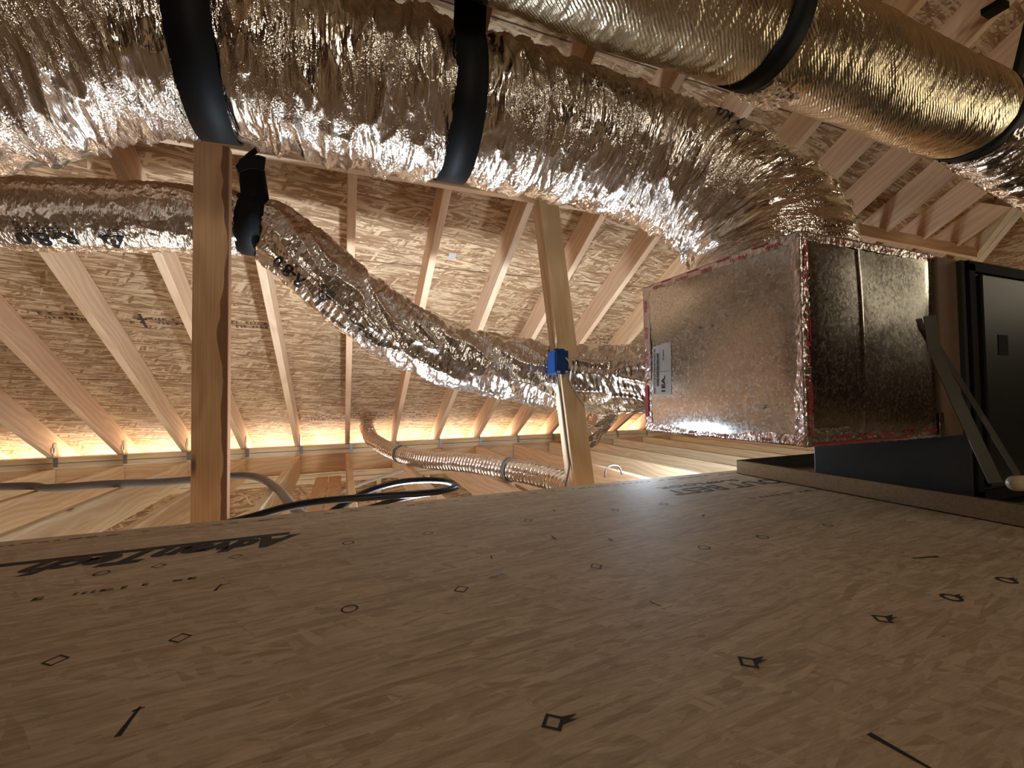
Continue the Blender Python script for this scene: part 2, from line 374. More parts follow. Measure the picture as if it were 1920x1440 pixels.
# ------------------------------------------------------------------ framing
def ordinal(k): return ('first', 'second', 'third', 'fourth', 'fifth', 'sixth', 'seventh', 'eighth', 'ninth', 'tenth', 'eleventh', 'twelfth', 'thirteenth')[k-1]
def where(i):
    if i == 5: return None
    return f"{ordinal(abs(i-5))} to the {'left' if i < 5 else 'right'}"
X0 = -1.967; P = 0.4064
def xr(i): return X0+P*i-0.028
for i in range(-4, 17):
    x = xr(i); ytop = RIDGE+0.03
    if x > HX+RIDGE: ytop = x-HX+0.05
    p0 = (x, 4.58, rz(4.58)); p1 = (x, ytop, rz(ytop))
    o = board('rafter', p0, p1, 0.155, 0.038, (1, 0, 0), M['pine'], -0.08, -0.08)
    pos = where(i)
    tag(o, 'pine rafter rising straight up in view between the two posts' if i == 5 else f'pine rafter, {pos} of the one rising straight up between the posts', 'rafter', 'rafters of the long roof slope')
    if 0 <= i <= 13:
        # hurricane tie on the right side of the foot
        tx = x+0.0215; mb = MB()
        mb.box(tx, tx+0.0016, YP-0.012, YP+0.026, ZP-0.03, ZP+0.10)
        mb.box(tx, tx+0.0016, YP-0.03, YP+0.0, ZP+0.03, ZP+0.07)
        mb.box(tx-0.002, tx+0.024, YP-0.0035, YP-0.0015, ZP-0.075, ZP-0.005)
        for (dx, dz) in ((0.006, -0.06), (0.017, -0.045), (0.006, -0.025)):
            mb.box(tx+dx-0.003, tx+dx+0.003, YP-0.006, YP-0.003, ZP+dz-0.003, ZP+dz+0.003)
        t = mb.build('rafter_tie', M['tie'])
        tag(t, 'zinc tie at the foot of the rafter that rises straight up' if i == 5 else f'zinc tie at a rafter foot, {pos} of the upright rafter', 'metal tie', 'rafter ties along the wall plate')
# ridge, hip, jack rafters of the hip end
o = board('ridge_board', (-4.5, RIDGE, rz(RIDGE)-0.03), (HX+RIDGE, RIDGE, rz(RIDGE)-0.03), 0.2, 0.038, (0, 1, 0), M['pine']); tag(o, 'pine ridge board along the top of the roof', 'ridge board')
hp = empty('hip_rafter', (4.46, 1.75, 1.0)); tag(hp, 'doubled pale hip rafter running diagonally at the far right above the air handler', 'hip rafter')
for dx in (-0.020, 0.020):
    a = (HX+RIDGE+dx*0.7, RIDGE-dx*0.7, rz(RIDGE)-0.03); b = (HX+4.55+dx*0.7, 4.55-dx*0.7, rz(4.55)-0.03)
    o = board('ply', b, a, 0.185, 0.038, (1, -1, 0), M['pine_pale']); place(o, hp)
for k, y in enumerate((0.62, 1.03, 1.43, 1.84, 2.25, 2.65)):
    xs = HX+y+0.06; zz = lambda x: rz(x-HX)
    o = board('jack_rafter', (6.9, y, zz(6.9)), (xs, y, zz(xs)), 0.155, 0.038, (0, 1, 0), M['pine'])
    tag(o, f'short jack rafter beyond the hip at the far right, {ordinal(k+1)} from the top', 'jack rafter', 'jack rafters of the hip end')
# purlin on the posts and the header at the right
o = board('purlin', (-4.4, 1.822, 0.905), (2.95, 1.822, 0.905), 0.086, 0.038, (0, 1, 0), M['pine']); tag(o, 'horizontal pine beam on the posts carrying the rafters, behind the big crumpled duct', 'beam')
o = board('header', (2.96, 1.74, 0.982), (4.36, 1.74, 0.982), 0.075, 0.036, (0, 1, 0), M['pine']); tag(o, 'pine header board ending at the hip above the air handler', 'beam')
# wall plate (two boards), rim board, lower plates, studs
wp = empty('wall_plate', (1.2, YP+0.04, -0.45)); tag(wp, 'doubled pine wall plate under the rafter feet at the eave', 'wall plate')
for z0 in (-0.445, -0.487):
    o = board('plate_board', (-4.55, YP+0.045, z0), (6.9, YP+0.045, z0), 0.039, 0.089, (0, 1, 0), M['pine_pale']); place(o, wp)
o = board('rim_board', (-4.55, YP+0.05, -0.655), (6.9, YP+0.05, -0.655), 0.166, 0.038, (0, 1, 0), M['pine']); tag(o, 'pine rim board below the doubled wall plate, joists butting into it', 'rim board')
lp = empty('lower_plate', (1.2, YP+0.04, -0.70)); tag(lp, 'doubled lower wall plate seen through the joists below the rim board', 'wall plate')
for z0 in (-0.697, -0.737):
    o = board('plate_board', (-4.55, YP+0.045, z0), (6.9, YP+0.045, z0), 0.038, 0.089, (0, 1, 0), M['pine_pale']); place(o, lp)
for k, x in enumerate((-0.93, -0.885, -0.52, -0.02, 0.33, 0.78, 1.25, 1.66, 2.07)):
    o = board('wall_stud', (x, YP+0.05, -3.08), (x, YP+0.05, -0.742), 0.038, 0.075, (0, 1, 0), M['pine_pale'])
    tag(o, f'pale wall stud below the lower plate, {ordinal(k+1)} from the left', 'stud', 'studs of the storey below')
# ceiling joists
for i in range(-2, 17):
    x = xr(i)+0.004
    o = board('ceiling_joist', (x, YP+0.02, -0.672), (x, EDGE-0.02, -0.672), 0.184, 0.038, (1, 0, 0), M['pine_pale'] if i > 9 or i < 5 else M['pine'])  # paler pine on the outer joists stands in for their stronger light
    pos = where(i)
    tag(o, 'ceiling joist seen end on below the upright rafter' if i == 5 else f'ceiling joist under the plate, {pos} of the one below the upright rafter', 'joist', 'ceiling joists past the platform edge')
for k, x in enumerate((-0.168, -0.062)):
    o = board('loose_plank', (x, 4.18, -0.70), (x, 2.3, -0.70), 0.02, 0.098, (1, 0, 0), M['pine'])
    tag(o, ('left', 'right')[k]+' one of two orange planks laid side by side under the joists', 'plank')
# posts
lpst = board('post', (-0.432, 1.762, -0.60), (-0.432, 1.762, 0.902), 0.001, 0.001, (1, 0, 0), M['pine_post'])
D.objects.remove(lpst)
def post(name, foot, top, wx, wy, mat):
    f, t = Vector(foot), Vector(top); Z = (t-f).normalized(); X = Vector((1, 0, 0)); X = (X-Z*X.dot(Z)).normalized(); Y = Z.cross(X); L = (t-f).length
    # local x along the grain, local y across the face (place X), local z = place -Y
    mb = MB(); n = 8
    vs = []; fs = []
    for i in range(n+1):
        for (a, b) in ((-wx/2, -wy/2), (wx/2, -wy/2), (wx/2, wy/2), (-wx/2, wy/2)):
            vs.append((L*i/n, a, b))
    for i in range(n):
        for k in range(4): fs.append((i*4+k, i*4+(k+1) % 4, i*4+4+(k+1) % 4, i*4+4+k))
    fs += [(3, 2, 1, 0), (n*4, n*4+1, n*4+2, n*4+3)]
    o = mesh_obj(name, vs, fs, mat)
    o.matrix_world = Matrix(((Z.x, X.x, Y.x, f.x), (Z.y, X.y, Y.y, f.y), (Z.z, X.z, Y.z, f.z), (0, 0, 0, 1)))
    bm = bmesh.new(); bm.from_mesh(o.data); bmesh.ops.recalc_face_normals(bm, faces=bm.faces); bm.to_mesh(o.data); bm.free()
    bevel(o, 0.003, 2); return o
o = post('post', (-0.428, 1.80, -0.75), (-0.428, 1.80, 0.902), 0.108, 0.040, M['pine_wane']); tag(o, 'left pine post with a dark bark edge, standing upright past the platform edge', 'post')
PB = (0.982, 1.640, -0.60); PT = (0.885, 1.80, 0.902)
o = post('post', PB, PT, 0.098, 0.040, M['pine_post'])
def right_post(z, dx=0.0, dy=0.0):
    t = (z-PB[2])/(PT[2]-PB[2]); return (PB[0]+(PT[0]-PB[0])*t+dx, PB[1]+(PT[1]-PB[1])*t+dy, z)
rp = empty('post', PB); tag(rp, 'right pine post leaning to the left, carrying the blue electrical box', 'post')
o.name = 'face_board'; place(o, rp)
b0 = right_post(-0.60, -0.030, 0.040); b1 = right_post(0.902, -0.030, 0.040)
o = post('back_board', b0, b1, 0.038, 0.038, M['pine']); place(o, rp)

# ------------------------------------------------------------------ tubes
class Tube:
    """duct swept along a smooth path, surface pushed in and out by folds"""
    def __init__(s, pts, rads, ns, nt, disp, up=(0, 0, 1)):
        P_ = [Vector(p) for p in pts]; P_ = [P_[0]*2-P_[1]]+P_+[P_[-1]*2-P_[-2]]; rr = [rads[0]]+list(rads)+[rads[-1]]
        raw = []; rad = []
        for i in range(1, len(P_)-2):
            for k in range(40):
                t = k/40; a, b, c, d = P_[i-1:i+3]
                raw.append(0.5*((2*b)+(c-a)*t+(2*a-5*b+4*c-d)*t*t+(3*b-a-3*c+d)*t**3)); tt = t*t*(3-2*t)
                rad.append(rr[i]*(1-tt)+rr[i+1]*tt)
        raw.append(P_[-2]); rad.append(rr[-1])
        cum = [0.0]
        for a, b in zip(raw, raw[1:]): cum.append(cum[-1]+(b-a).length)
        s.L = cum[-1]; raw = np.array([tuple(p) for p in raw]); cum = np.array(cum); rad = np.array(rad)
        ss = np.linspace(0, s.L, ns+1)
        C = np.stack([np.interp(ss, cum, raw[:, k]) for k in range(3)], 1); Rr = np.interp(ss, cum, rad)
        T = np.gradient(C, axis=0); T /= np.linalg.norm(T, axis=1)[:, None]
        u = np.array(up, float); N = []; cur = u-T[0]*(u@T[0]); cur /= np.linalg.norm(cur)
        for t in T:
            cur = cur-t*(cur@t); cur = cur/np.linalg.norm(cur); N.append(cur)
        N = np.array(N); B = np.cross(T, N)
        s.ns, s.nt, s.ss, s.C, s.R, s.T, s.N, s.B = ns, nt, ss, C, Rr, T, N, B
        s.r = np.zeros((ns+1, nt))
        for i in range(ns+1):
            for j in range(nt):
                th = 2*math.pi*j/nt
                s.r[i, j] = Rr[i]+disp(ss[i], th, math.cos(th), math.sin(th))
        th = 2*np.pi*np.arange(nt)/nt
        s.V = C[:, None, :]+s.r[:, :, None]*(np.cos(th)[None, :, None]*N[:, None, :]+np.sin(th)[None, :, None]*B[:, None, :])
    def build(s, name, mat, parent=None, caps=False):
        ns, nt = s.ns, s.nt; idx = np.arange((ns+1)*nt).reshape(ns+1, nt)
        a = idx[:-1]; b = idx[1:]; f = np.stack([a, np.roll(a, -1, 1), np.roll(b, -1, 1), b], -1).reshape(-1, 4)
        me = D.meshes.new(name); me.from_pydata(s.V.reshape(-1, 3).tolist(), [], f.tolist()); me.update()
        me.polygons.foreach_set('use_smooth', [True]*len(me.polygons))
        uv = me.uv_layers.new(name='UVMap'); Rm = float(s.R.mean())
        li = np.arange(nt)*2*np.pi/nt*Rm; l2 = (np.arange(nt)+1)*2*np.pi/nt*Rm
        U = np.zeros((ns, nt, 4, 2))
        U[:, :, 0, 0] = s.ss[:-1, None]; U[:, :, 1, 0] = s.ss[:-1, None]; U[:, :, 2, 0] = s.ss[1:, None]; U[:, :, 3, 0] = s.ss[1:, None]
        U[:, :, 0, 1] = li; U[:, :, 1, 1] = l2; U[:, :, 2, 1] = l2; U[:, :, 3, 1] = li
        uv.data.foreach_set('uv', U.reshape(-1)); me.materials.append(mat)
        o = D.objects.new(name, me); COL.objects.link(o)
        if parent: o.parent = parent
        return o
    def surf(s, sv, th, off=0.0):
        fi = np.clip(sv/s.L*s.ns, 0, s.ns-1e-6); i = int(fi); t = fi-i; fj = (th/(2*math.pi)*s.nt) % s.nt; j = int(fj); q = fj-j; j2 = (j+1) % s.nt; j = j % s.nt
        p = (s.V[i, j]*(1-t)*(1-q)+s.V[i+1, j]*t*(1-q)+s.V[i, j2]*(1-t)*q+s.V[i+1, j2]*t*q)
        n = math.cos(th)*s.N[i]+math.sin(th)*s.B[i]
        return p+n*off
    def nearest(s, P_):
        """(s, theta) of the surface point where the line from the origin through P_ enters the tube"""
        d = np.array(P_, float); d /= np.linalg.norm(d); V = s.V.reshape(-1, 3); k = V@d; e = np.linalg.norm(V-k[:, None]*d, axis=1)
        c = np.where(e < e.min()+0.006)[0]; b = c[np.argmin(k[c])]; return s.ss[b//s.nt], 2*math.pi*(b % s.nt)/s.nt
def nz(x, y, z): return mn.noise(Vector((x, y, z)))
def rid(x, y, z): return 1-2*abs(mn.noise(Vector((x, y, z))))
def simple_tube(name, pts, r, mat, parent=None, nt=12, step=0.012):
    T = Tube(pts, [r]*len(pts), max(8, int(sum((Vector(a)-Vector(b)).length for a, b in zip(pts, pts[1:]))/step)), nt, lambda *a: 0.0)
    o = T.build(name, mat, parent)
    me = o.data; bm = bmesh.new(); bm.from_mesh(me); bmesh.ops.holes_fill(bm, edges=[e for e in bm.edges if e.is_boundary]); bm.to_mesh(me); bm.free(); return o

# ------------------------------------------------------------------ lettering
def text_mesh(s_, size, bold=0.0, shear=0.0, res=3):
    cu = D.curves.new('t', 'FONT'); cu.body = s_; cu.size = size; cu.offset = bold; cu.shear = shear; cu.resolution_u = res; cu.fill_mode = 'FRONT'
    ob = D.objects.new('t', cu); COL.objects.link(ob); dg = bpy.context.evaluated_depsgraph_get()
    me = D.meshes.new_from_object(ob.evaluated_get(dg)); vs = [tuple(v.co) for v in me.vertices]; fs = [tuple(p.vertices) for p in me.polygons]
    D.objects.remove(ob); D.meshes.remove(me); return vs, fs
def flat_text(mb, s_, size, org, ux, uy, off, bold=0.0, shear=0.0, width=None):
    vs, fs = text_mesh(s_, size, bold, shear)
    if not vs: return
    x0 = min(v[0] for v in vs); x1 = max(v[0] for v in vs); k = (width/(x1-x0)) if width else 1.0
    org, ux, uy = Vector(org), Vector(ux), Vector(uy); n = Vector(off)
    mb.add([org+ux*((v[0]-x0)*k)+uy*v[1]+n for v in vs], fs)
def tube_text(mb, tube, s_, size, s0, th0, sgn=1, ux=(1, 0), off=0.002, bold=0.0, vs_fs=None, width=None):
    """wrap lettering on a duct: x along the duct (times sgn), y around it"""
    vs, fs = vs_fs if vs_fs else text_mesh(s_, size, bold)
    # split long edges is not needed at this size
    x0 = min(v[0] for v in vs); x1 = max(v[0] for v in vs); k = (width/(x1-x0)) if width else 1.0; Rm = float(tube.R.mean())
    mb.add([tube.surf(s0+sgn*(v[0]-x0)*k, th0-sgn*v[1]/Rm*ux[0], off) for v in vs], fs)

# ------------------------------------------------------------------ big crumpled duct above (with elbow into the plenum)
SX0 = -2.3
def pinch(s_, c, w_=0.035): return math.exp(-((s_-c)/w_)**2)
STR1 = [1.90, 2.655]       # distances along the duct of its two straps
def dbig(s_, th, c, sn):
    v = 0.0
    q = s_+0.035*nz(s_*2, c*0.9, sn*0.9)          # folds lean a little
    k1 = nz(s_*2.0, c*1.0, sn*1.0)*0.016
    m_ = 0.5+0.5*nz(s_*1.3+9, c*1.2, sn*1.2)
    fo = rid(q*14, c*0.7+3, sn*0.7)**3*0.017*m_*2
    f2 = rid(q*36, c*1.9, sn*1.9+9)**3*0.0095
    f3 = rid(q*70+5, c*3.4, sn*3.4)*0.0028+nz(s_*110, c*15, sn*15)*0.0012
    e = min(1.0, max(0.0, (s_-0.0)/0.3))
    v = k1+fo+f2+f3-0.008
    for c_ in STR1: v = v*(1-0.9*pinch(s_, c_, 0.06))-0.014*pinch(s_, c_, 0.055)
    if s_ > T1END-0.12: v *= max(0.15, (T1END-s_)/0.12)
    return v
p1 = [(-2.6, 1.34, 0.54), (-1.9, 1.34, 0.57), (-1.25, 1.32, 0.665), (-0.82, 1.32, 0.80), (-0.42, 1.34, 0.92), (0.3, 1.34, 0.925), (0.75, 1.335, 0.92), (1.02, 1.31, 0.885), (1.21, 1.22, 0.78), (1.30, 1.10, 0.62), (1.315, 1.03, 0.48), (1.315, 1.015, 0.392)]
r1 = [0.27, 0.27, 0.265, 0.25, 0.215, 0.215, 0.215, 0.215, 0.215, 0.225, 0.23, 0.235]
T1END = 99
_t = Tube(p1, r1, 60, 8, lambda *a: 0.0); T1END = _t.L
def s_at_x(t, x):
    i = int(np.argmin(np.abs(t.C[:, 0]-x))); return float(t.ss[i])
_tt = Tube(p1, r1, 800, 8, lambda *a: 0.0); STR1 = [s_at_x(_tt, -0.330), s_at_x(_tt, 0.335)]
T1 = Tube(p1, r1, 900, 210, dbig)
d1 = empty('flexible_duct', (0.3, 1.34, 0.7)); tag(d1, 'largest crumpled foil duct across the top, bending down into the top of the plenum', 'duct')
place(T1.build('foil_jacket', M['foil_big']), d1)
mb = MB()
s0, th0 = T1.nearest(at(942, 66, 1.2)); tube_text(mb, T1, '12"', 0.055, s0, th0, -1, off=0.006, bold=0.001)
def wrapped_scribble(mb, tube, P_, L_, rows, h, gap, seed):
    """rows of small unreadable print on a duct"""
    g = random.Random(seed); s0, th0 = tube.nearest(P_); Rm = float(tube.R.mean())
    for r_ in range(rows):
        x = 0
        while x < L_:
            w_ = g.uniform(0.004, 0.010)
            if g.random() < 0.85:
                for (a, b, c_, d_) in ((0, w_*0.8, 0, h*0.3), (0, w_*0.3, 0, h), (w_*0.2, w_*0.8, h*0.7, h)):
                    t0 = th0+(r_*gap+c_)/Rm; t1 = th0+(r_*gap+d_)/Rm
                    mb.add([tube.surf(s0+x+a, t0, 0.0035), tube.surf(s0+x+b, t0, 0.0035), tube.surf(s0+x+b, t1, 0.0035), tube.surf(s0+x+a, t1, 0.0035)], [(0, 1, 2, 3)])
            x += w_+g.choice((0.001, 0.001, 0.006))
wrapped_scribble(mb, T1, at(1098, 143, 1.2), 0.24, 1, 0.012, 0.02, 4)
wrapped_scribble(mb, T1, at(1105, 132, 1.2), 0.30, 3, 0.004, 0.009, 6)
place(mb.build('printed_lettering', M['ink']), d1)

def strap(name, tube, s0, half, mat, parent, th0, th1, off=0.006, rise=None):
    """band lying round a duct from angle th0 to th1, each end then running straight to `rise` points"""
    mb = MB(); n = 40; L_ = []; R2 = []
    i = int(s0/tube.L*tube.ns); C = tube.C[i]; T = tube.T[i]; di = max(1, int(half/tube.L*tube.ns)); rr = float(np.percentile(tube.r[max(0, i-di):i+di+1], 92))+off
    ring = []
    for k in range(n+1):
        th = th0+(th1-th0)*k/n; ring.append(C+rr*(math.cos(th)*tube.N[i]+math.sin(th)*tube.B[i]))
    if rise: ring = [np.array(rise[0])]+ring+[np.array(rise[1])]
    ring = [np.array(p) for p in ring]; vs = []; fs = []
    m = len(ring)
    for k, p in enumerate(ring):
        cen = C; o_ = p-cen; o_ = o_/np.linalg.norm(o_)*0.0025
        for (a, b) in ((-half, 0), (half, 0), (half, 1), (-half, 1)): vs.append(p+T*a+o_*b)
    for k in range(m-1):
        for j in range(4): fs.append((k*4+j, k*4+(j+1) % 4, k*4+4+(j+1) % 4, k*4+4+j))
    fs += [(3, 2, 1, 0), ((m-1)*4, (m-1)*4+1, (m-1)*4+2, (m-1)*4+3)]
    o = mb.add(vs, fs).build(name, mat, None, True)
    bm = bmesh.new(); bm.from_mesh(o.data); bmesh.ops.recalc_face_normals(bm, faces=bm.faces); bm.to_mesh(o.data); bm.free()
    return o
# theta = 0 is up; B = T x N : for a duct along +X, B = X x Z = -Y  -> theta = 90deg faces the photographer
lab = ('black hanging strap round the big crumpled duct, above the left post', 'black hanging strap round the big crumpled duct, halfway to its bend')
for k, s0 in enumerate(STR1):
    x = float(T1.C[int(s0/T1.L*T1.ns)][0]); hw = (0.047, 0.046)[k]
    o = strap('hanging_strap', T1, s0, hw, M['black'], None, math.radians(62), math.radians(298), 0.0065,
              ((x, 1.34-0.25, rz(1.34-0.25)-0.002), (x, 1.34+0.16, rz(1.34+0.16)-0.002)))
    tag(o, lab[k], 'strap', 'black straps on the big crumpled duct')

# ------------------------------------------------------------------ golden duct at the upper right
def dgold(s_, th, c, sn):
    v = nz(s_*2.5, c*1.0+5, sn)*0.012+rid(s_*24+nz(s_*3, c, sn)*1.5+c*3.0, c*0.8+7, sn*0.8)*0.004+nz(s_*60, c*7, sn*7)*0.0016
    for c_ in STR2: v = v*(1-0.8*pinch(s_, c_, 0.04))-0.012*pinch(s_, c_, 0.05)
    return v
p2 = [(-0.2, 0.98, 1.185), (0.6, 0.98, 1.175), (1.25, 0.98, 1.165), (1.9, 0.985, 1.165), (2.45, 0.985, 1.16), (2.54, 0.985, 1.155), (2.56, 0.985, 1.154)]
r2 = [0.166]*7; r2[-1] = 0.15
_tt = Tube(p2, r2, 800, 8, lambda *a: 0.0); STR2 = [s_at_x(_tt, 1.24), s_at_x(_tt, 2.50)]
T2 = Tube(p2, r2, 620, 170, dgold)
d2 = empty('flexible_duct', (1.5, 0.98, 1.0)); tag(d2, 'golden scrim foil duct at the upper right, running above and behind the big crumpled one', 'duct')
place(T2.build('foil_jacket', M['foil_gold']), d2)
def dlin(s_, th, c, sn): return rid(s_*22, c*1.5, sn*1.5)**2*0.016+rid(s_*50, c*4, sn*4)*0.006-0.004
TL = Tube([(2.535, 0.985, 1.155), (2.75, 0.98, 1.12), (3.05, 0.97, 1.06), (3.5, 0.95, 0.98)], [0.158, 0.165, 0.165, 0.165], 260, 150, dlin)
place(TL.build('crumpled_liner', M['foil_big']), d2)
# crumpled foil collar where the outer jacket is pulled back beside the near strap
def dcol(s_, th, c, sn): return 0.012+0.018*(s_/0.16)*max(0.0, math.cos(th-2.55))+rid(s_*30, c*5, sn*5)*0.006
def flap(x0, x1, seed):
    vs = []; fs = []; na, nb = 34, 40
    for a in range(na+1):
        for b in range(nb+1):
            t = a/na; u = b/nb; th = math.radians(172+66*u*(1-0.3*t)); s_ = s_at_x(T2, x0)+(x1-x0)*t
            lift = 0.004+0.016*t+0.006*rid(t*3+seed, u*9, seed)+0.004*nz(t*14, u*22, seed)
            vs.append(T2.surf(s_+0.012*nz(u*7, seed, 3)*t, th, lift))
    for a in range(na):
        for b in range(nb): k = a*(nb+1)+b; fs.append((k, k+1, k+nb+2, k+nb+1))
    o = mesh_obj('torn_flap', vs, fs, M['foil_mid'], smooth=True); uv = o.data.uv_layers.new(name='UVMap')
    for li, lp_ in enumerate(o.data.loops): co = o.data.vertices[lp_.vertex_index].co; uv.data[li].uv = (co.x, co.z+co.y)
    place(o, d2)
flap(1.285, 1.40, 2.0)
for k, (labx, s0) in enumerate((('black strap round the golden duct, nearer one above the plenum', STR2[0]), ('black strap round the golden duct at the right edge of the view', STR2[1]))):
    x = float(T2.C[int(s0/T2.L*T2.ns)][0])
    o = strap('hanging_strap', T2, s0, 0.040, M['black'], None, math.radians(55), math.radians(305), 0.004, ((x+0.01, 0.98-0.20, rz(0.78)-0.002), (x, 0.98+0.12, rz(1.10)-0.002)))
    tag(o, labx, 'strap', 'black straps on the golden duct')
o = MB().box(2.395, 2.455, 0.845, 0.905, rz(0.9)-0.004, rz(0.87)+0.002).build('strap_end', M['black']); tag(o, 'short black strap end nailed to a rafter beside the golden duct', 'strap')

# ------------------------------------------------------------------ mid duct from the left, sagging down to the plenum
def dmid(s_, th, c, sn):
    a = min(1.0, max(0.0, (s_-2.4)/0.6))
    v = nz(s_*4, c*1.4, sn*1.4+2)*0.010+rid(s_*40, c*1.6+1, sn*1.6)**2*0.0035*(1+a)+nz(s_*70, c*7, sn*7)*0.0016+rid(s_*95, c*8, sn*8)*0.0012
    v += a*rid(s_*7+c*1.5, c*1.8, sn*1.8+4)**2*0.014
    v = v*(1-0.8*pinch(s_, STR3, 0.04))-0.020*pinch(s_, STR3, 0.045)
    return v
p3 = [(-3.2, 2.0, 0.62), (-2.2, 2.0, 0.63), (-1.09, 2.0, 0.650), (-0.80, 2.0, 0.678), (-0.34, 1.99, 0.698), (-0.19, 1.99, 0.62), (0.07, 1.98, 0.405), (0.257, 1.97, 0.285), (0.50, 1.95, 0.182), (0.72, 1.92, 0.132), (0.97, 1.86, 0.090), (1.15, 1.66, 0.075), (1.25, 1.45, 0.09), (1.30, 1.30, 0.10)]
r3 = [0.124]*3+[0.122]+[0.115, 0.118, 0.130, 0.130, 0.133, 0.136, 0.145, 0.142, 0.140, 0.138]
_tt = Tube(p3, r3, 900, 8, lambda *a: 0.0); STR3 = s_at_x(_tt, -0.335)
T3 = Tube(p3, r3, 900, 150, dmid)
d3 = empty('flexible_duct', (0.2, 1.98, 0.3)); tag(d3, 'foil duct from the left edge that sags past the right post to the plenum', 'duct')
place(T3.build('foil_jacket', M['foil_mid']), d3)
mb = MB()
def logo():
    # warning triangle with a curl cut out: built from strips
    vs = []; fs = []
    def q(pts):
        n = len(vs); vs.extend((x, y, 0) for x, y in pts); fs.append(tuple(range(n, n+len(pts))))
    N_ = 14
    # filled triangle as horizontal slices with a round window
    for i in range(N_):
        y0 = i/N_; y1 = (i+1)/N_; w0 = 0.62*(1-y0); w1 = 0.62*(1-y1); ym = (y0+y1)/2; dy = ym-0.36; hh = 0.26**2-dy*dy; 
        if hh > 0:
            c_ = math.sqrt(hh); inn = 0.15**2-dy*dy; ci = math.sqrt(inn) if inn > 0 else 0
            q([(-w0, y0), (-c_, y0), (-c_, y1), (-w1, y1)]); q([(c_, y0), (w0, y0), (w1, y1), (c_, y1)])
            if ci: q([(-ci, y0), (ci, y0), (ci, y1), (-ci, y1)])
        else: q([(-w0, y0), (w0, y0), (w1, y1), (-w1, y1)])
    for k in range(4): q([(-0.75+k*0.06, -0.12-k*0.1), (0.75-k*0.06, -0.12-k*0.1), (0.75-k*0.06, -0.08-k*0.1), (-0.75+k*0.06, -0.08-k*0.1)])
    return vs, fs
lv, lfc = logo()
def on_duct(tube, P_, txt, size, sg=-1, rot=0):
    s0, th0 = tube.nearest(P_); tube_text(mb, tube, txt, size, s0, th0, sg, off=0.0035, bold=size*0.015)
def logo_on(tube, P_, sc):
    s0, th0 = tube.nearest(P_); Rm = float(tube.R.mean())
    mb.add([tube.surf(s0-v[0]*sc, th0+v[1]*sc/Rm, 0.0035) for v in lv], lfc)
on_duct(T3, at(141, 440, 2), 'R-8.0', 0.068)
logo_on(T3, at(206, 446, 2), 0.062)
on_duct(T3, at(569, 523, 1.9), 'R-8.0', 0.068)
logo_on(T3, at(606, 551, 1.9), 0.052)
wrapped_scribble(mb, T3, at(650, 592, 1.9), 0.17, 6, 0.006, 0.011, 8)
wrapped_scribble(mb, T3, at(18, 417, 2), 0.10, 3, 0.014, 0.018, 9)
wrapped_scribble(mb, T3, at(510, 487, 1.95), 0.05, 3, 0.014, 0.018, 10)
place(mb.build('printed_lettering', M['ink']), d3)
hs = empty('hanging_strap', (-0.335, 1.9, 0.75)); tag(hs, 'wide black strap holding the sagging duct beside the left post, loose ends on top', 'strap')
o = strap('band', T3, STR3, 0.042, M['black'], None, math.radians(40), math.radians(320), 0.003, ((-0.325, 1.885, 0.90), (-0.325, 1.91, 0.90))); place(o, hs)
def ribbon(name, pts, w_, side, mat, thick=0.002):
    side = Vector(side).normalized(); vs = []; fs = []
    for p in pts:
        p = Vector(p)
        for a, b in ((-w_/2, 0), (w_/2, 0), (w_/2, 1), (-w_/2, 1)): vs.append(p+side*a+Vector((0, -1, 0))*thick*b)
    for k in range(len(pts)-1):
        for j in range(4): fs.append((k*4+j, k*4+(j+1) % 4, k*4+4+(j+1) % 4, k*4+4+j))
    m = len(pts); fs += [(3, 2, 1, 0), (m*4-4, m*4-3, m*4-2, m*4-1)]
    return mesh_obj(name, vs, fs, mat)
o = ribbon('loose_end', [(-0.350, 1.80, 0.845), (-0.315, 1.79, 0.862), (-0.285, 1.78, 0.862), (-0.262, 1.775, 0.855)], 0.052, (0.1, 0, 1), M['black']); place(o, hs)
o = ribbon('loose_end', [(-0.355, 1.80, 0.835), (-0.320, 1.79, 0.880), (-0.290, 1.78, 0.905)], 0.020, (0.6, 0, -1), M['black']); place(o, hs)

# small foil take-off hanging down behind the right post
d5 = Tube([(1.95, 2.95, 0.04), (2.03, 3.1, -0.12), (2.02, 3.25, -0.28), (1.96, 3.4, -0.42)], [0.12, 0.11, 0.10, 0.10], 160, 64, lambda s_, th, c, sn: nz(s_*12, c*2, sn*2)*0.02+rid(s_*40, c*3, sn*3)*0.004)
tag(d5.build('flexible_duct', M['foil_mid']), 'short foil duct dropping behind the right post to the joists', 'duct')

# ------------------------------------------------------------------ small ribbed duct over the joists
p4 = [(0.20, 4.22, -0.25), (0.215, 4.12, -0.30), (0.25, 3.95, -0.365), (0.39, 3.5, -0.425), (0.55, 3.1, -0.436), (0.73, 2.75, -0.42), (0.90, 2.35, -0.418), (1.02, 2.02, -0.43), (1.06, 1.75, -0.47)]
T4 = Tube(p4, [0.062]*9, 1500, 40, lambda s_, th, c, sn: 0.0-0.012*(1-abs(math.sin(s_*math.pi/0.030+th*0.5)))**2+nz(s_*20, c*3, sn*3)*0.003+rid(s_*60, c*6, sn*6)*0.001)
d4 = empty('ribbed_duct', (0.5, 3.2, -0.46)); tag(d4, 'small ribbed foil duct running from the eave across the joists', 'duct')
place(T4.build('ribbed_sleeve', M['foil_small']), d4)
for x in (0.415, 0.90):
    s0 = s_at_x(T4, x); o = strap('tie_band', T4, s0, 0.014, M['strap_grey'], None, 0, 2*math.pi, 0.004); place(o, d4)

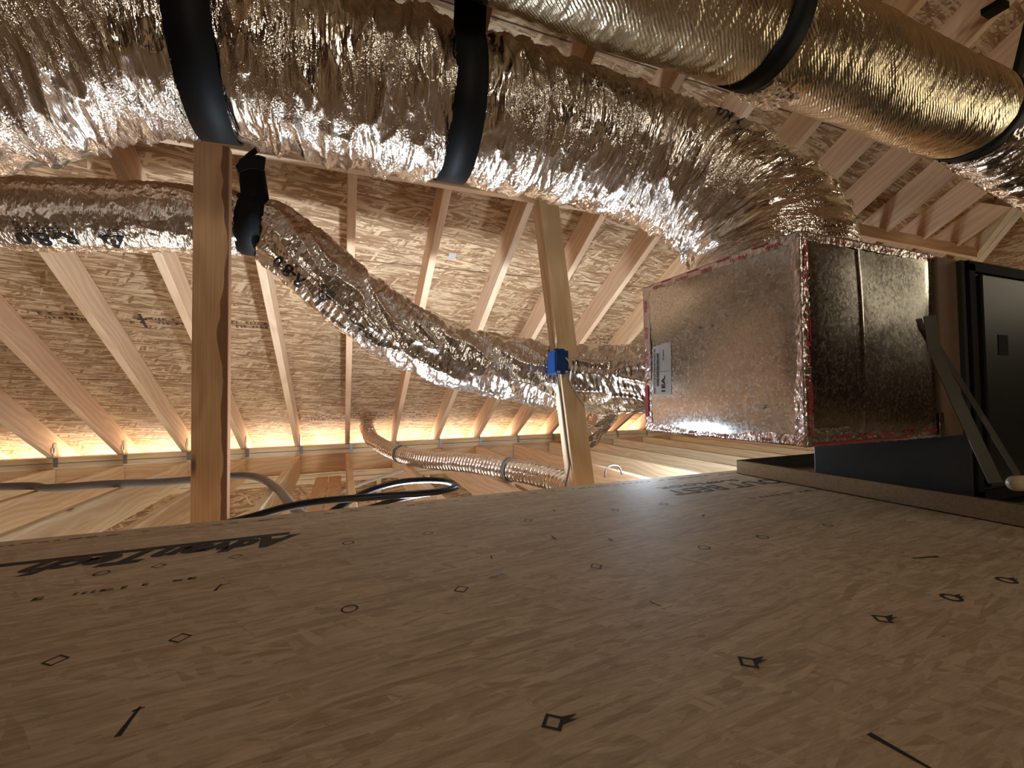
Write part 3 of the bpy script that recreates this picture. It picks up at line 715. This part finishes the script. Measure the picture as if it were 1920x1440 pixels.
# ------------------------------------------------------------------ cables
o = simple_tube('conduit', [(-3.0, 3.4, -0.462), (-1.768, 3.288, -0.462), (-1.5, 3.16, -0.467), (-1.23, 3.104, -0.459), (-1.0, 3.09, -0.466), (-0.832, 3.055, -0.460), (-0.611, 3.06, -0.455), (-0.50, 2.98, -0.452), (-0.411, 2.82, -0.455), (-0.30, 2.50, -0.46), (-0.244, 2.28, -0.463), (-0.175, 2.03, -0.466), (-0.10, 1.8, -0.468)], 0.021, M['grey_cable'])
tag(o, 'thick grey cable lying over the joists and passing behind the left post', 'cable')
o = simple_tube('cable', [(-0.55, 1.70, -0.47), (-0.40, 1.64, -0.405), (-0.276, 1.62, -0.376), (-0.17, 1.60, -0.350), (-0.06, 1.58, -0.337), (0.10, 1.57, -0.336), (0.25, 1.575, -0.340), (0.34, 1.60, -0.343), (0.405, 1.66, -0.343), (0.40, 1.76, -0.343), (0.33, 1.83, -0.342), (0.22, 1.86, -0.347), (0.10, 1.83, -0.365), (0.0, 1.78, -0.40), (-0.10, 1.75, -0.45)], 0.0125, M['cable'])
tag(o, 'thick black cable looping just past the platform edge between the posts', 'cable')
o = simple_tube('cable', [(-0.14, 1.66, -0.47), (0.02, 1.64, -0.405), (0.16, 1.64, -0.372), (0.30, 1.66, -0.362), (0.42, 1.70, -0.358), (0.44, 1.80, -0.36)], 0.008, M['cable'])
tag(o, 'thin black cable under the looping thick one at the platform edge', 'cable')
o = simple_tube('wire', [(-0.11, 3.4, -0.78), (-0.06, 3.4, -0.72), (-0.03, 3.4, -0.685), (0.043, 3.4, -0.648), (0.383, 3.4, -0.557), (0.50, 3.38, -0.520), (0.60, 3.36, -0.50)], 0.012, M['wire'])
tag(o, 'pale thin pipe rising to the small ribbed duct', 'pipe')
o = simple_tube('wire', [(1.43, 2.2, -0.48), (1.44, 2.2, -0.435), (1.48, 2.2, -0.415), (1.53, 2.2, -0.425), (1.55, 2.2, -0.47)], 0.005, M['grey_cable'])
tag(o, 'thin wire arching between two joists right of the right post', 'wire')

# blue box and its wires on the right post
bx = right_post(0.145, -0.056, -0.005)
bb = empty('electrical_box', bx); tag(bb, 'blue plastic electrical box nailed to the right post', 'electrical box')
mb = MB(); w2, h2, d2_ = 0.030, 0.050, 0.032
x0, x1, y0, y1, z0, z1 = bx[0]-w2-0.008, bx[0]+w2-0.006, bx[1]-d2_-0.035, bx[1]+d2_-0.02, bx[2]-h2, bx[2]+h2
mb.box(x0, x1, y0, y1, z0, z1)
o = mb.build('box_body', M['blue']); bevel(o, 0.004, 3); place(o, bb)
mb = MB()
for zc in (z1-0.006, z0+0.006): mb.box((x0+x1)/2-0.012, (x0+x1)/2+0.012, y0-0.004, y0, zc-0.008, zc+0.008)
mb.box(x0-0.003, x0, y0+0.004, y0+0.012, z0+0.01, z1-0.01)
for k in range(2): mb.box(x0+0.008+k*0.024, x0+0.022+k*0.024, y0+0.01, y0+0.03, z1, z1+0.008)
o = mb.build('screw_ear', M['blue']); place(o, bb)
mb = MB().box(x0+0.006, x1-0.006, y0-0.0015, y0, z0+0.004, z0+0.012); place(mb.build('white_clamp', M['wire']), bb)
fy = -0.026
o = simple_tube('wire', [(bx[0]+0.008, bx[1]-0.060, bx[2]+0.022), (bx[0]+0.018, bx[1]-0.075, bx[2]+0.005), (bx[0]+0.034, bx[1]-0.070, bx[2]-0.03), tuple(np.array(right_post(0.06, -0.010, fy))), tuple(np.array(right_post(0.0, 0.020, fy))), tuple(np.array(right_post(-0.045, 0.046, fy)))], 0.0035, M['wire'])
tag(o, 'pale cable curling out of the blue box across the face of the right post', 'wire')
o = simple_tube('wire', [tuple(np.array(right_post(0.095, -0.058, 0.0))), right_post(0.0, -0.054, 0.0), right_post(-0.15, -0.055, 0.0), right_post(-0.25, -0.054, 0.0), right_post(-0.30, -0.056, -0.005), right_post(-0.36, -0.075, 0.0), right_post(-0.42, -0.090, 0.02)], 0.0045, M['grey_cable'])
tag(o, 'grey wire running down the left edge of the right post from the blue box', 'wire')

# ------------------------------------------------------------------ plenum, collar, air handler, pan
PX0, PX1, PY0, PY1, PZ0, PZ1 = 1.035, 1.587, 0.722, 1.312, -0.128, 0.393
pn = empty('plenum', ((PX0+PX1)/2, (PY0+PY1)/2, PZ0)); tag(pn, 'square galvanised sheet metal plenum with foil taped edges, label on its left face', 'plenum')
def canning(u, v, bulge):
    edge = max(0.0, min(1.0, u/0.08, (1-u)/0.08, v/0.08, (1-v)/0.08))
    return bulge*math.sin(math.pi*u)*math.sin(math.pi*v)+0.007*edge*nz(u*1.9+bulge*700, v*2.2+3.1, 1.7)
def panel(org, ux, uy, w_, h_, n_, bulge, seams=(), nu=60, nv=60):
    """slightly oil-canned sheet: org + ux*u + uy*v, bulging along n_"""
    org, ux, uy, n_ = map(Vector, (org, ux, uy, n_)); vs = []; fs = []; e = 0.02
    for j in range(nv+1):
        for i in range(nu+1):
            u, v = i/nu, j/nv; edge = min(1.0, u/0.08, (1-u)/0.08, v/0.08, (1-v)/0.08)
            b = canning(u, v, bulge)
            for sx, wd, hh in seams: b += hh*max(0.0, 1-abs(u*w_-sx)/wd)
            vs.append(org+ux*(u*w_)+uy*(v*h_)+n_*b)
    for j in range(nv):
        for i in range(nu): a = j*(nu+1)+i; fs.append((a, a+1, a+nu+2, a+nu+1))
    return vs, fs
v_, f_ = panel((PX0, PY1, PZ0), (0, -1, 0), (0, 0, 1), PY1-PY0, PZ1-PZ0, (-1, 0, 0), 0.009)
place(mesh_obj('end_panel', v_, f_, M['galv'], smooth=True), pn)
v_, f_ = panel((PX0, PY0, PZ0), (1, 0, 0), (0, 0, 1), PX1-PX0, PZ1-PZ0, (0, -1, 0), 0.006, seams=((0.215, 0.006, 0.004), (0.535, 0.004, 0.005)), nu=120)
place(mesh_obj('side_panel', v_, f_, M['galv'], smooth=True), pn)
mb = MB().add([(PX0, PY0, PZ0), (PX1, PY0, PZ0), (PX1, PY1, PZ0), (PX0, PY1, PZ0)], [(3, 2, 1, 0)])
mb.add([(PX0, PY0, PZ1), (PX1, PY0, PZ1), (PX1, PY1, PZ1), (PX0, PY1, PZ1)], [(0, 1, 2, 3)])
mb.add([(PX0, PY1, PZ0), (PX1, PY1, PZ0), (PX1, PY1, PZ1), (PX0, PY1, PZ1)], [(0, 1, 2, 3)])
mb.add([(PX1, PY0, PZ0), (PX1, PY1, PZ0), (PX1, PY1, PZ1), (PX1, PY0, PZ1)], [(0, 1, 2, 3)])
place(mb.build('casing', M['galv']), pn)
# tape strips, crumpled a little
def tape(a, b, n1, n2, w1, w2, seed):
    """strip folded over the edge a-b: w1 wide along n1-face, w2 wide along n2-face"""
    a, b, n1, n2 = map(Vector, (a, b, n1, n2)); L_ = (b-a).length; N_ = max(10, int(L_/0.008)); prof = []
    for k in range(7): prof.append((w1*(1-k/6), 0, 0))
    for k in range(1, 4): pass
    for k in range(1, 7): prof.append((0, w2*k/6, 1))
    vs = []; fs = []; m = len(prof)
    for i in range(N_+1):
        t = i/N_; p = a+(b-a)*t
        for k, (u, v, _) in enumerate(prof):
            j1 = 0.0014+0.0022*abs(nz(t*L_*45+seed, k*0.9, seed)); j2 = 0.004*nz(t*L_*30+seed*2, k, 3)
            # n1 points away from face 2's plane ... u runs into face 1, v into face 2
            q_ = p+n2*(-u)*(1)+n1*(-v)+(n1*j1 if u > 0 or v == 0 else Vector())+(n2*j1 if v > 0 or u == 0 else Vector())
            if k in (0, m-1): q_ += (n2 if k == 0 else n1)*(-j2)
            vs.append(q_)
    for i in range(N_):
        for k in range(m-1): c = i*m+k; fs.append((c, c+1, c+m+1, c+m))
    return vs, fs
def taped(a, b, n1, n2, w1, w2, seed):
    v, f = tape(a, b, n1, n2, w1, w2, seed); me_o = mesh_obj('foil_tape', v, f, M['tape'], smooth=True)
    uv = me_o.data.uv_layers.new(name='UVMap'); 
    for li, lp_ in enumerate(me_o.data.loops):
        co = me_o.data.vertices[lp_.vertex_index].co; uv.data[li].uv = (co.x+co.y, co.z+co.y*0.5)
    place(me_o, pn)
NX, NY_, UZ = (-1, 0, 0), (0, -1, 0), (0, 0, 1)
taped((PX0, PY0, PZ0), (PX0, PY0, PZ1), NX, NY_, 0.025, 0.026, 1.1)
taped((PX0, PY0, PZ1), (PX0, PY1, PZ1), NX, UZ, 0.022, 0.03, 2.3)
taped((PX0, PY1, PZ0), (PX0, PY1, PZ1), NX, (0, 1, 0), 0.034, 0.03, 3.7)
taped((PX0, PY0, PZ0), (PX0, PY1, PZ0), NX, (0, 0, -1), 0.026, 0.03, 4.9)
taped((PX0, PY0, PZ0), (PX1, PY0, PZ0), NY_, (0, 0, -1), 0.042, 0.03, 6.1)
taped((PX0, PY0, PZ1), (PX1, PY0, PZ1), NY_, UZ, 0.020, 0.03, 7.1)
# red print on the tape
mb = MB(); yo = PY0-0.0052; z = PZ1-0.02
def down_text(t, size, x, z, w_=None): flat_text(mb, t, size, (x, yo, z), (0, 0, -1), (1, 0, 0), (0, 0, 0), 0.0006, 0, w_)
def ring(cx, cz, r, y_, mb_, nx=(1, 0, 0), nz_=(0, 0, 1), wd=0.0015):
    c_ = Vector((cx, y_, cz)) if not isinstance(cx, Vector) else cx
    vs = []; n = 24
    for k in range(n):
        a = 2*math.pi*k/n
        for q_ in (r, r-wd): vs.append(c_+Vector(nx)*math.cos(a)*q_+Vector(nz_)*math.sin(a)*q_)
    mb_.add(vs, [(2*k, 2*((k+1) % n), 2*((k+1) % n)+1, 2*k+1) for k in range(n)])
for rep in range(3):
    ring(PX0+0.012, z-0.008, 0.008, yo, mb); 
    for k in range(3): mb.add([(PX0+0.006+k*0.004, yo, z-0.004), (PX0+0.008+k*0.004, yo, z-0.004), (PX0+0.008+k*0.004, yo, z-0.012), (PX0+0.006+k*0.004, yo, z-0.012)], [(0, 1, 2, 3)])
    down_text('Shurtape', 0.017, PX0+0.006, z-0.019, 0.062)
    mb.add([(PX0+0.002, yo, z-0.086), (PX0+0.022, yo, z-0.083), (PX0+0.021, yo, z-0.094), (PX0+0.003, yo, z-0.097)], [(0, 1, 2, 3)])
    mb.add([(PX0+0.018, yo, z-0.03), (PX0+0.0215, yo, z-0.03), (PX0+0.0215, yo, z-0.09), (PX0+0.018, yo, z-0.09)], [(0, 1, 2, 3)])
    down_text('AF 099', 0.013, PX0+0.007, z-0.104, 0.042)
    z -= 0.165
for k in range(5):
    flat_text(mb, '181A-P/FX' if k % 2 else 'UL 181A-P', 0.013, (PX0+0.10+k*0.093, PY0-0.0052, PZ0+0.014), (1, 0, 0), (0, 0, 1), (0, 0, 0), 0.0005)
mb.add([(PX0+0.02, PY0-0.005, PZ0+0.001), (PX0+0.40, PY0-0.005, PZ0+0.001), (PX0+0.40, PY0-0.005, PZ0+0.006), (PX0+0.02, PY0-0.005, PZ0+0.006)], [(0, 1, 2, 3)])
for k in range(5):
    flat_text(mb, 'UL 181A-P' if k % 2 else '181B-FX', 0.013, (PX0-0.0052, PY1-0.06-k*0.11, PZ1-0.019), (0, -1, 0), (0, 0, 1), (0, 0, 0), 0.0005)
    flat_text(mb, 'AF 099' if k % 2 else '181A-P', 0.015, (PX0-0.0052, PY1-0.008, PZ1-0.05-k*0.095), (0, 0, -1), (0, -1, 0), (0, 0, 0), 0.0006)
for k in range(4):
    mb.add([(PX0-0.005, PY1-0.10-k*0.12, PZ1-0.005), (PX0-0.005, PY1-0.15-k*0.12, PZ1-0.005), (PX0-0.005, PY1-0.15-k*0.12, PZ1-0.001), (PX0-0.005, PY1-0.10-k*0.12, PZ1-0.001)], [(0, 1, 2, 3)])
    flat_text(mb, '181A-P', 0.011, (PX0-0.0052, PY1-0.08-k*0.13, PZ0+0.004), (0, -1, 0), (0, 0, 1), (0, 0, 0), 0.0004)
mb.add([(PX0-0.005, PY1-0.002, PZ0+0.05), (PX0-0.005, PY1-0.02, PZ0+0.05), (PX0-0.005, PY1-0.02, PZ0+0.16), (PX0-0.005, PY1-0.002, PZ0+0.16)], [(0, 1, 2, 3)])
for k in range(3): ring(PX0+0.10+k*0.2, PZ1-0.010, 0.006, PY0-0.0052, mb); flat_text(mb, 'Shurtape', 0.012, (PX0+0.12+k*0.2, PY0-0.0052, PZ1-0.014), (1, 0, 0), (0, 0, 1), (0, 0, 0), 0.0004)
place(mb.build('tape_lettering', M['ink_red']), pn)
# label on the left face
def on_end(y, z, lift): return PX0-canning((PY1-y)/(PY1-PY0), (z-PZ0)/(PZ1-PZ0), 0.009)-lift
mb = MB(); vs = []; fs = []
for a in range(13):
    for b in range(9):
        z = 0.001+0.170*a/12; y = 1.268-0.098*b/8; z += 0.008*(b/8)*(a/12); vs.append((on_end(y, z, 0.0012), y, z))
for a in range(12):
    for b in range(8): k = a*9+b; fs.append((k, k+1, k+10, k+9))
lb = mb.add(vs, fs).build('label', M['paper'], None, True); place(lb, pn); lx = PX0
mb = MB(); l2 = lx-0.0006
U, V_ = (0, 0, 1), (0, 1, 0)     # text reads upward, its top towards +Y
flat_text(mb, '30109 17.5 X 20-20" PLENUM P/HDPDT-R8', 0.0125, (l2, 1.2535, 0.004), U, V_, (0, 0, 0), 0.0003, 0, 0.158)
z = 0.030; rr_ = random.Random(3)
while z < 0.145:
    w3 = rr_.choice((0.0009, 0.0009, 0.0018, 0.0026)); mb.add([(l2, 1.247, z), (l2, 1.233, z), (l2, 1.233, z+w3), (l2, 1.247, z+w3)], [(0, 1, 2, 3)]); z += w3+rr_.choice((0.0008, 0.0014))
flat_text(mb, '1EA.', 0.0255, (l2, 1.202, 0.010), U, V_, (0, 0, 0), 0.001, 0, 0.056)
flat_text(mb, '01-4674', 0.009, (l2, 1.207, 0.120), U, V_, (0, 0, 0), 0.0003, 0, 0.034)
for (ya, yb_, za, zb_) in ((1.227, 1.2262, 0.08, 0.168), (1.227, 1.176, 0.0795, 0.0803), (1.190, 1.1892, 0.036, 0.05)):
    mb.add([(l2, ya, za), (l2, yb_, za), (l2, yb_, zb_), (l2, ya, zb_)], [(0, 1, 2, 3)])
mb.v = [(on_end(y, z, 0.0020), y, z) for (x, y, z) in mb.v]
o = mb.build('label_lettering', M['ink']); o.parent = lb; o.matrix_parent_inverse = Matrix.Translation(-Vector(pn.location)-Vector(lb.location)) if False else lb.matrix_parent_inverse
# screws
for (yy, zz) in ((0.99, 0.205), (1.04, 0.207), (0.83, -0.035)):
    xx = on_end(yy, zz, 0.0)
    vs = [(xx-0.005, yy+0.004*math.cos(a*math.pi/4), zz+0.004*math.sin(a*math.pi/4)) for a in range(8)]+[(xx+0.001, yy+0.006*math.cos(a*math.pi/4), zz+0.006*math.sin(a*math.pi/4)) for a in range(8)]
    place(MB().add(vs, [tuple(range(8))]+[(a, (a+1) % 8, (a+1) % 8+8, a+8) for a in range(8)]).build('screw', M['tie']), pn)

# air handler: insulated collar, cabinet with door panel
ah = empty('air_handler', (2.3, 0.95, FZ)); tag(ah, 'dark air handler cabinet lying in the drain pan behind the plenum', 'air handler')
cb = MB().box(1.692, 3.0, 0.70, 1.153, -0.325, 0.385).build('cabinet', M['cabinet_end']); bevel(cb, 0.004); place(cb, ah)
mb = MB().box(1.589, 1.690, 0.713, 1.30, -0.130, 0.388); o = mb.build('collar', M['foam']); bevel(o, 0.004); place(o, ah)
mb = MB().box(1.70, 1.735, 0.690, 0.70, -0.32, 0.375).box(1.70, 2.99, 0.690, 0.70, 0.350, 0.382).box(1.70, 2.99, 0.690, 0.70, -0.325, -0.29)
o = mb.build('door_frame', M['hole']); bevel(o, 0.002); place(o, ah)
o = MB().box(1.752, 2.9, 0.684, 0.70, -0.28, 0.343).build('door', M['cabinet']); bevel(o, 0.004); place(o, ah)
o2 = MB().box(1.825, 1.880, 0.6828, 0.684, 0.107, 0.167).build('opening', M['hole']); bpy.context.view_layer.update()
o2.parent = o; o2.matrix_parent_inverse = o.matrix_world.inverted()
# foil tape end pieces on the collar
mb = MB().box(1.572, 1.592, 0.7125, 0.7145, -0.125, -0.06); place(mb.build('tape_patch', M['galv']), ah)

dp = empty('drain_pan', (2.3, 0.85, FZ)); tag(dp, 'shallow galvanised drain pan on the platform under the air handler', 'drain pan')
mb = MB(); X_, W_ = 1.612, 0.0012; H_ = FZ+0.060
mb.box(X_, 3.2, 0.20, 1.437, FZ+0.001, FZ+0.003)
mb.box(X_, X_+W_, 0.20, 1.437, FZ+0.001, H_); mb.box(X_, 3.2, 1.437-W_, 1.437, FZ+0.001, H_); mb.box(X_, 3.2, 0.20, 0.20+W_, FZ+0.001, H_); mb.box(3.2-W_, 3.2, 0.20, 1.437, FZ+0.001, H_)
mb.box(X_, X_+0.006, 0.20, 1.437, H_-0.0015, H_); mb.box(X_, 3.2, 1.431, 1.437, H_-0.0015, H_)
place(mb.build('tray', M['galv_pan']), dp)

# flat metal strap bent over, and the pale pipe it runs down to
st = empty('metal_strap', (1.5, 0.64, 0.0)); tag(st, 'folded dark metal strap slanting down in front of the collar to the beige pipe', 'metal strap')
def bar(name, pts, w_, side, mat, t=0.003):
    side = Vector(side).normalized(); vs = []; fs = []
    for p in pts:
        p = Vector(p)
        for a, b in ((-w_/2, 0), (w_/2, 0), (w_/2, 1), (-w_/2, 1)): vs.append(p+side*a+Vector((-0.6, -0.8, 0))*t*b)
    for k in range(len(pts)-1):
        for j in range(4): fs.append((k*4+j, k*4+(j+1) % 4, k*4+4+(j+1) % 4, k*4+4+j))
    m = len(pts); fs += [(3, 2, 1, 0), (m*4-4, m*4-3, m*4-2, m*4-1)]
    return mesh_obj(name, vs, fs, mat)
sd = (0.82, -0.5, 0.12)
place(bar('long_leg', [at(1742, 592, 0.66), at(1750, 655, 0.655), at(1800, 765, 0.60), at(1866, 905, 0.55)], 0.028, sd, M['dark_strap']), st)
place(bar('long_leg', [at(1742, 600, 0.68), at(1752, 640, 0.67), at(1840, 780, 0.62), at(1908, 892, 0.57)], 0.014, sd, M['dark_strap']), st)
place(bar('bent_tip', [at(1722, 598, 0.70), at(1728, 618, 0.69), at(1742, 642, 0.66)], 0.014, sd, M['dark_strap']), st)
pa, pb = Vector(at(1893, 907, 0.53)), Vector(at(1893, 907, 0.53))+Vector((0.55, -0.19, 0.01))
def dpi(s_, th, c, sn): return -0.0165+math.sqrt(max(0, 1-max(0, 1-s_/0.016)**2))*0.0165 if s_ < 0.016 else 0.0
TP = Tube([tuple(pa), tuple(pa.lerp(pb, 0.3)), tuple(pa.lerp(pb, 0.7)), tuple(pb)], [0.0175]*4, 300, 32, dpi)
tag(TP.build('pipe', M['white_pipe']), 'beige pipe with a rounded end at the right edge above the drain pan', 'pipe')

# ------------------------------------------------------------------ printing on the platform
ZT = FZ+0.0006
mb = MB()
def floor_text(t, size, x_start, y_base, width, bold=0.0, shear=0.0, hscale=1.0):
    # reads towards -X with its top towards the photographer (-Y)
    flat_text(mb, t, size, (x_start, y_base, ZT), (-1, 0, 0), (0, -1, 0), (0, 0, 0), bold, shear, width)
floor_text('AdvanTech', 0.102, -0.100, 1.266, 0.53, 0.0062, 0.35)
mb.add([(-0.13, 1.275, ZT), (-1.0, 1.275, ZT), (-1.0, 1.297, ZT), (-0.13, 1.297, ZT)], [(3, 2, 1, 0)])
floor_text('OUT BEST', 0.105, 1.625, 1.292, 0.54, 0.0010)
floor_text('SUBFLOOR', 0.042, 1.50, 1.350, 0.40, 0.0006)



rr_ = random.Random(11)
for (xa, xb, yy, hh) in ((1.20, 1.60, 1.075, 0.016), (-0.76, -0.50, 1.035, 0.014), (-0.48, -0.25, 1.035, 0.013)):
    for q_ in scribble(xa, xb, yy, 1, hh, 0.02, rr_): mb.add([(x_, y_, ZT) for x_, y_ in q_], [tuple(range(len(q_)))])
x = -1.1
while x < 2.2:      # broken line of small print along the edge
    L_ = rr_.uniform(0.01, 0.035)
    if rr_.random() < 0.75: 
        y = 1.455+rr_.uniform(-0.004, 0.004); mb.add([(x, y, ZT), (x+L_, y+rr_.uniform(-0.002, 0.002), ZT), (x+L_, y+0.006, ZT), (x, y+0.005, ZT)], [(0, 1, 2, 3)])
    x += L_+rr_.uniform(0.004, 0.02)
pr = mb.build('printed_lettering', M['ink']); pr.parent = fl
# fastener marks
mb = MB()
def ringmark(x, y, r, n, rot, wd, smear=0.0):
    vs = []
    for k in range(n):
        a = rot+2*math.pi*k/n
        for q_ in (r, r-wd): vs.append((x+q_*math.cos(a), y+q_*math.sin(a), ZT))
    mb.add(vs, [(2*k, 2*k+1, 2*((k+1) % n)+1, 2*((k+1) % n)) for k in range(n)])
    if smear:
        mb.add([(x+r*0.5, y-r*0.5, ZT+1e-4), (x+r*1.9, y-r*0.35, ZT+1e-4), (x+r*1.2, y-r*0.2, ZT+1e-4), (x+r*2.0, y+r*0.1, ZT+1e-4), (x+r*0.7, y+r*0.25, ZT+1e-4)], [(0, 1, 2, 3, 4)])
for (x, y) in ((-0.224, 0.788), (-0.364, 0.787), (0.484, 0.782), (0.205, 1.139), (-0.365, 1.147), (-0.224, 1.144), (0.201, 0.786), (0.487, 1.142), (1.193, 0.782), (0.775, 1.138)): ringmark(x, y, 0.0150, 4, 0.1, 0.0036)
for (x, y) in ((0.01, 0.786), (0.012, 1.142), (-0.46, 1.145), (0.959, 1.138), (0.954, 0.781), (0.768, 0.78)): ringmark(x, y, 0.0140, 20, 0, 0.0032)
for (x, y) in ((0.21, 0.431), (0.492, 0.429), (0.775, 0.431), (0.961, 0.43), (1.14, 0.43)): ringmark(x, y, 0.0150, 4 if x < 0.9 else 16, 0.1, 0.0055, 0.6 if x != 0.961 else 0.3)
def streak(x, y, dx, dy, w_):
    n = Vector((-dy, dx)).normalized()*w_; mb.add([(x-n.x, y-n.y, ZT), (x+dx-n.x*0.5, y+dy-n.y*0.5, ZT), (x+dx*1.05, y+dy*1.05, ZT), (x+dx+n.x*0.5, y+dy+n.y*0.5, ZT), (x+n.x, y+n.y, ZT)], [(0, 1, 2, 3, 4)])
for a in ((-0.220, 0.585, 0.003, 0.045, 0.003), (-0.222, 0.625, 0.010, 0.004, 0.002), (0.502, 0.295, 0.006, -0.05, 0.0035), (0.484, 0.615, 0.006, -0.022, 0.002), (-0.220, 0.955, 0.004, 0.03, 0.003), (-0.218, 0.978, 0.018, 0.004, 0.002), (0.603, 0.900, 0.004, 0.022, 0.003), (0.30, 0.905, 0.004, 0.02, 0.002), (0.484, 0.965, 0.003, 0.03, 0.003), (1.175, 0.545, -0.06, 0.015, 0.004), (0.60, 1.20, 0.006, 0.02, 0.003), (0.96, 0.98, 0.02, 0.01, 0.003)):
    streak(*a)
pm = mb.build('fastener_marks', M['ink']); pm.parent = fl
# a torn scrap of foil tape on the boards
sx, sy = 0.283, 0.816
v0 = [(-0.022, 0.0, 0.0), (-0.008, -0.006, 0.002), (0.006, -0.004, 0.005), (0.018, -0.006, 0.0), (0.016, 0.006, 0.010), (0.004, 0.007, 0.006), (-0.010, 0.006, 0.001)]
o = mesh_obj('paper_scrap', [(sx+a, sy+b, FZ+0.001+c) for a, b, c in v0]+[(sx+a, sy+b, FZ+0.0016+c) for a, b, c in v0],
             [(0, 1, 6), (1, 2, 5, 6), (2, 3, 4, 5), (13, 8, 7), (13, 12, 9, 8), (12, 11, 10, 9)], M['paper'])
tag(o, 'small torn pale scrap lying on the platform boards', 'scrap')
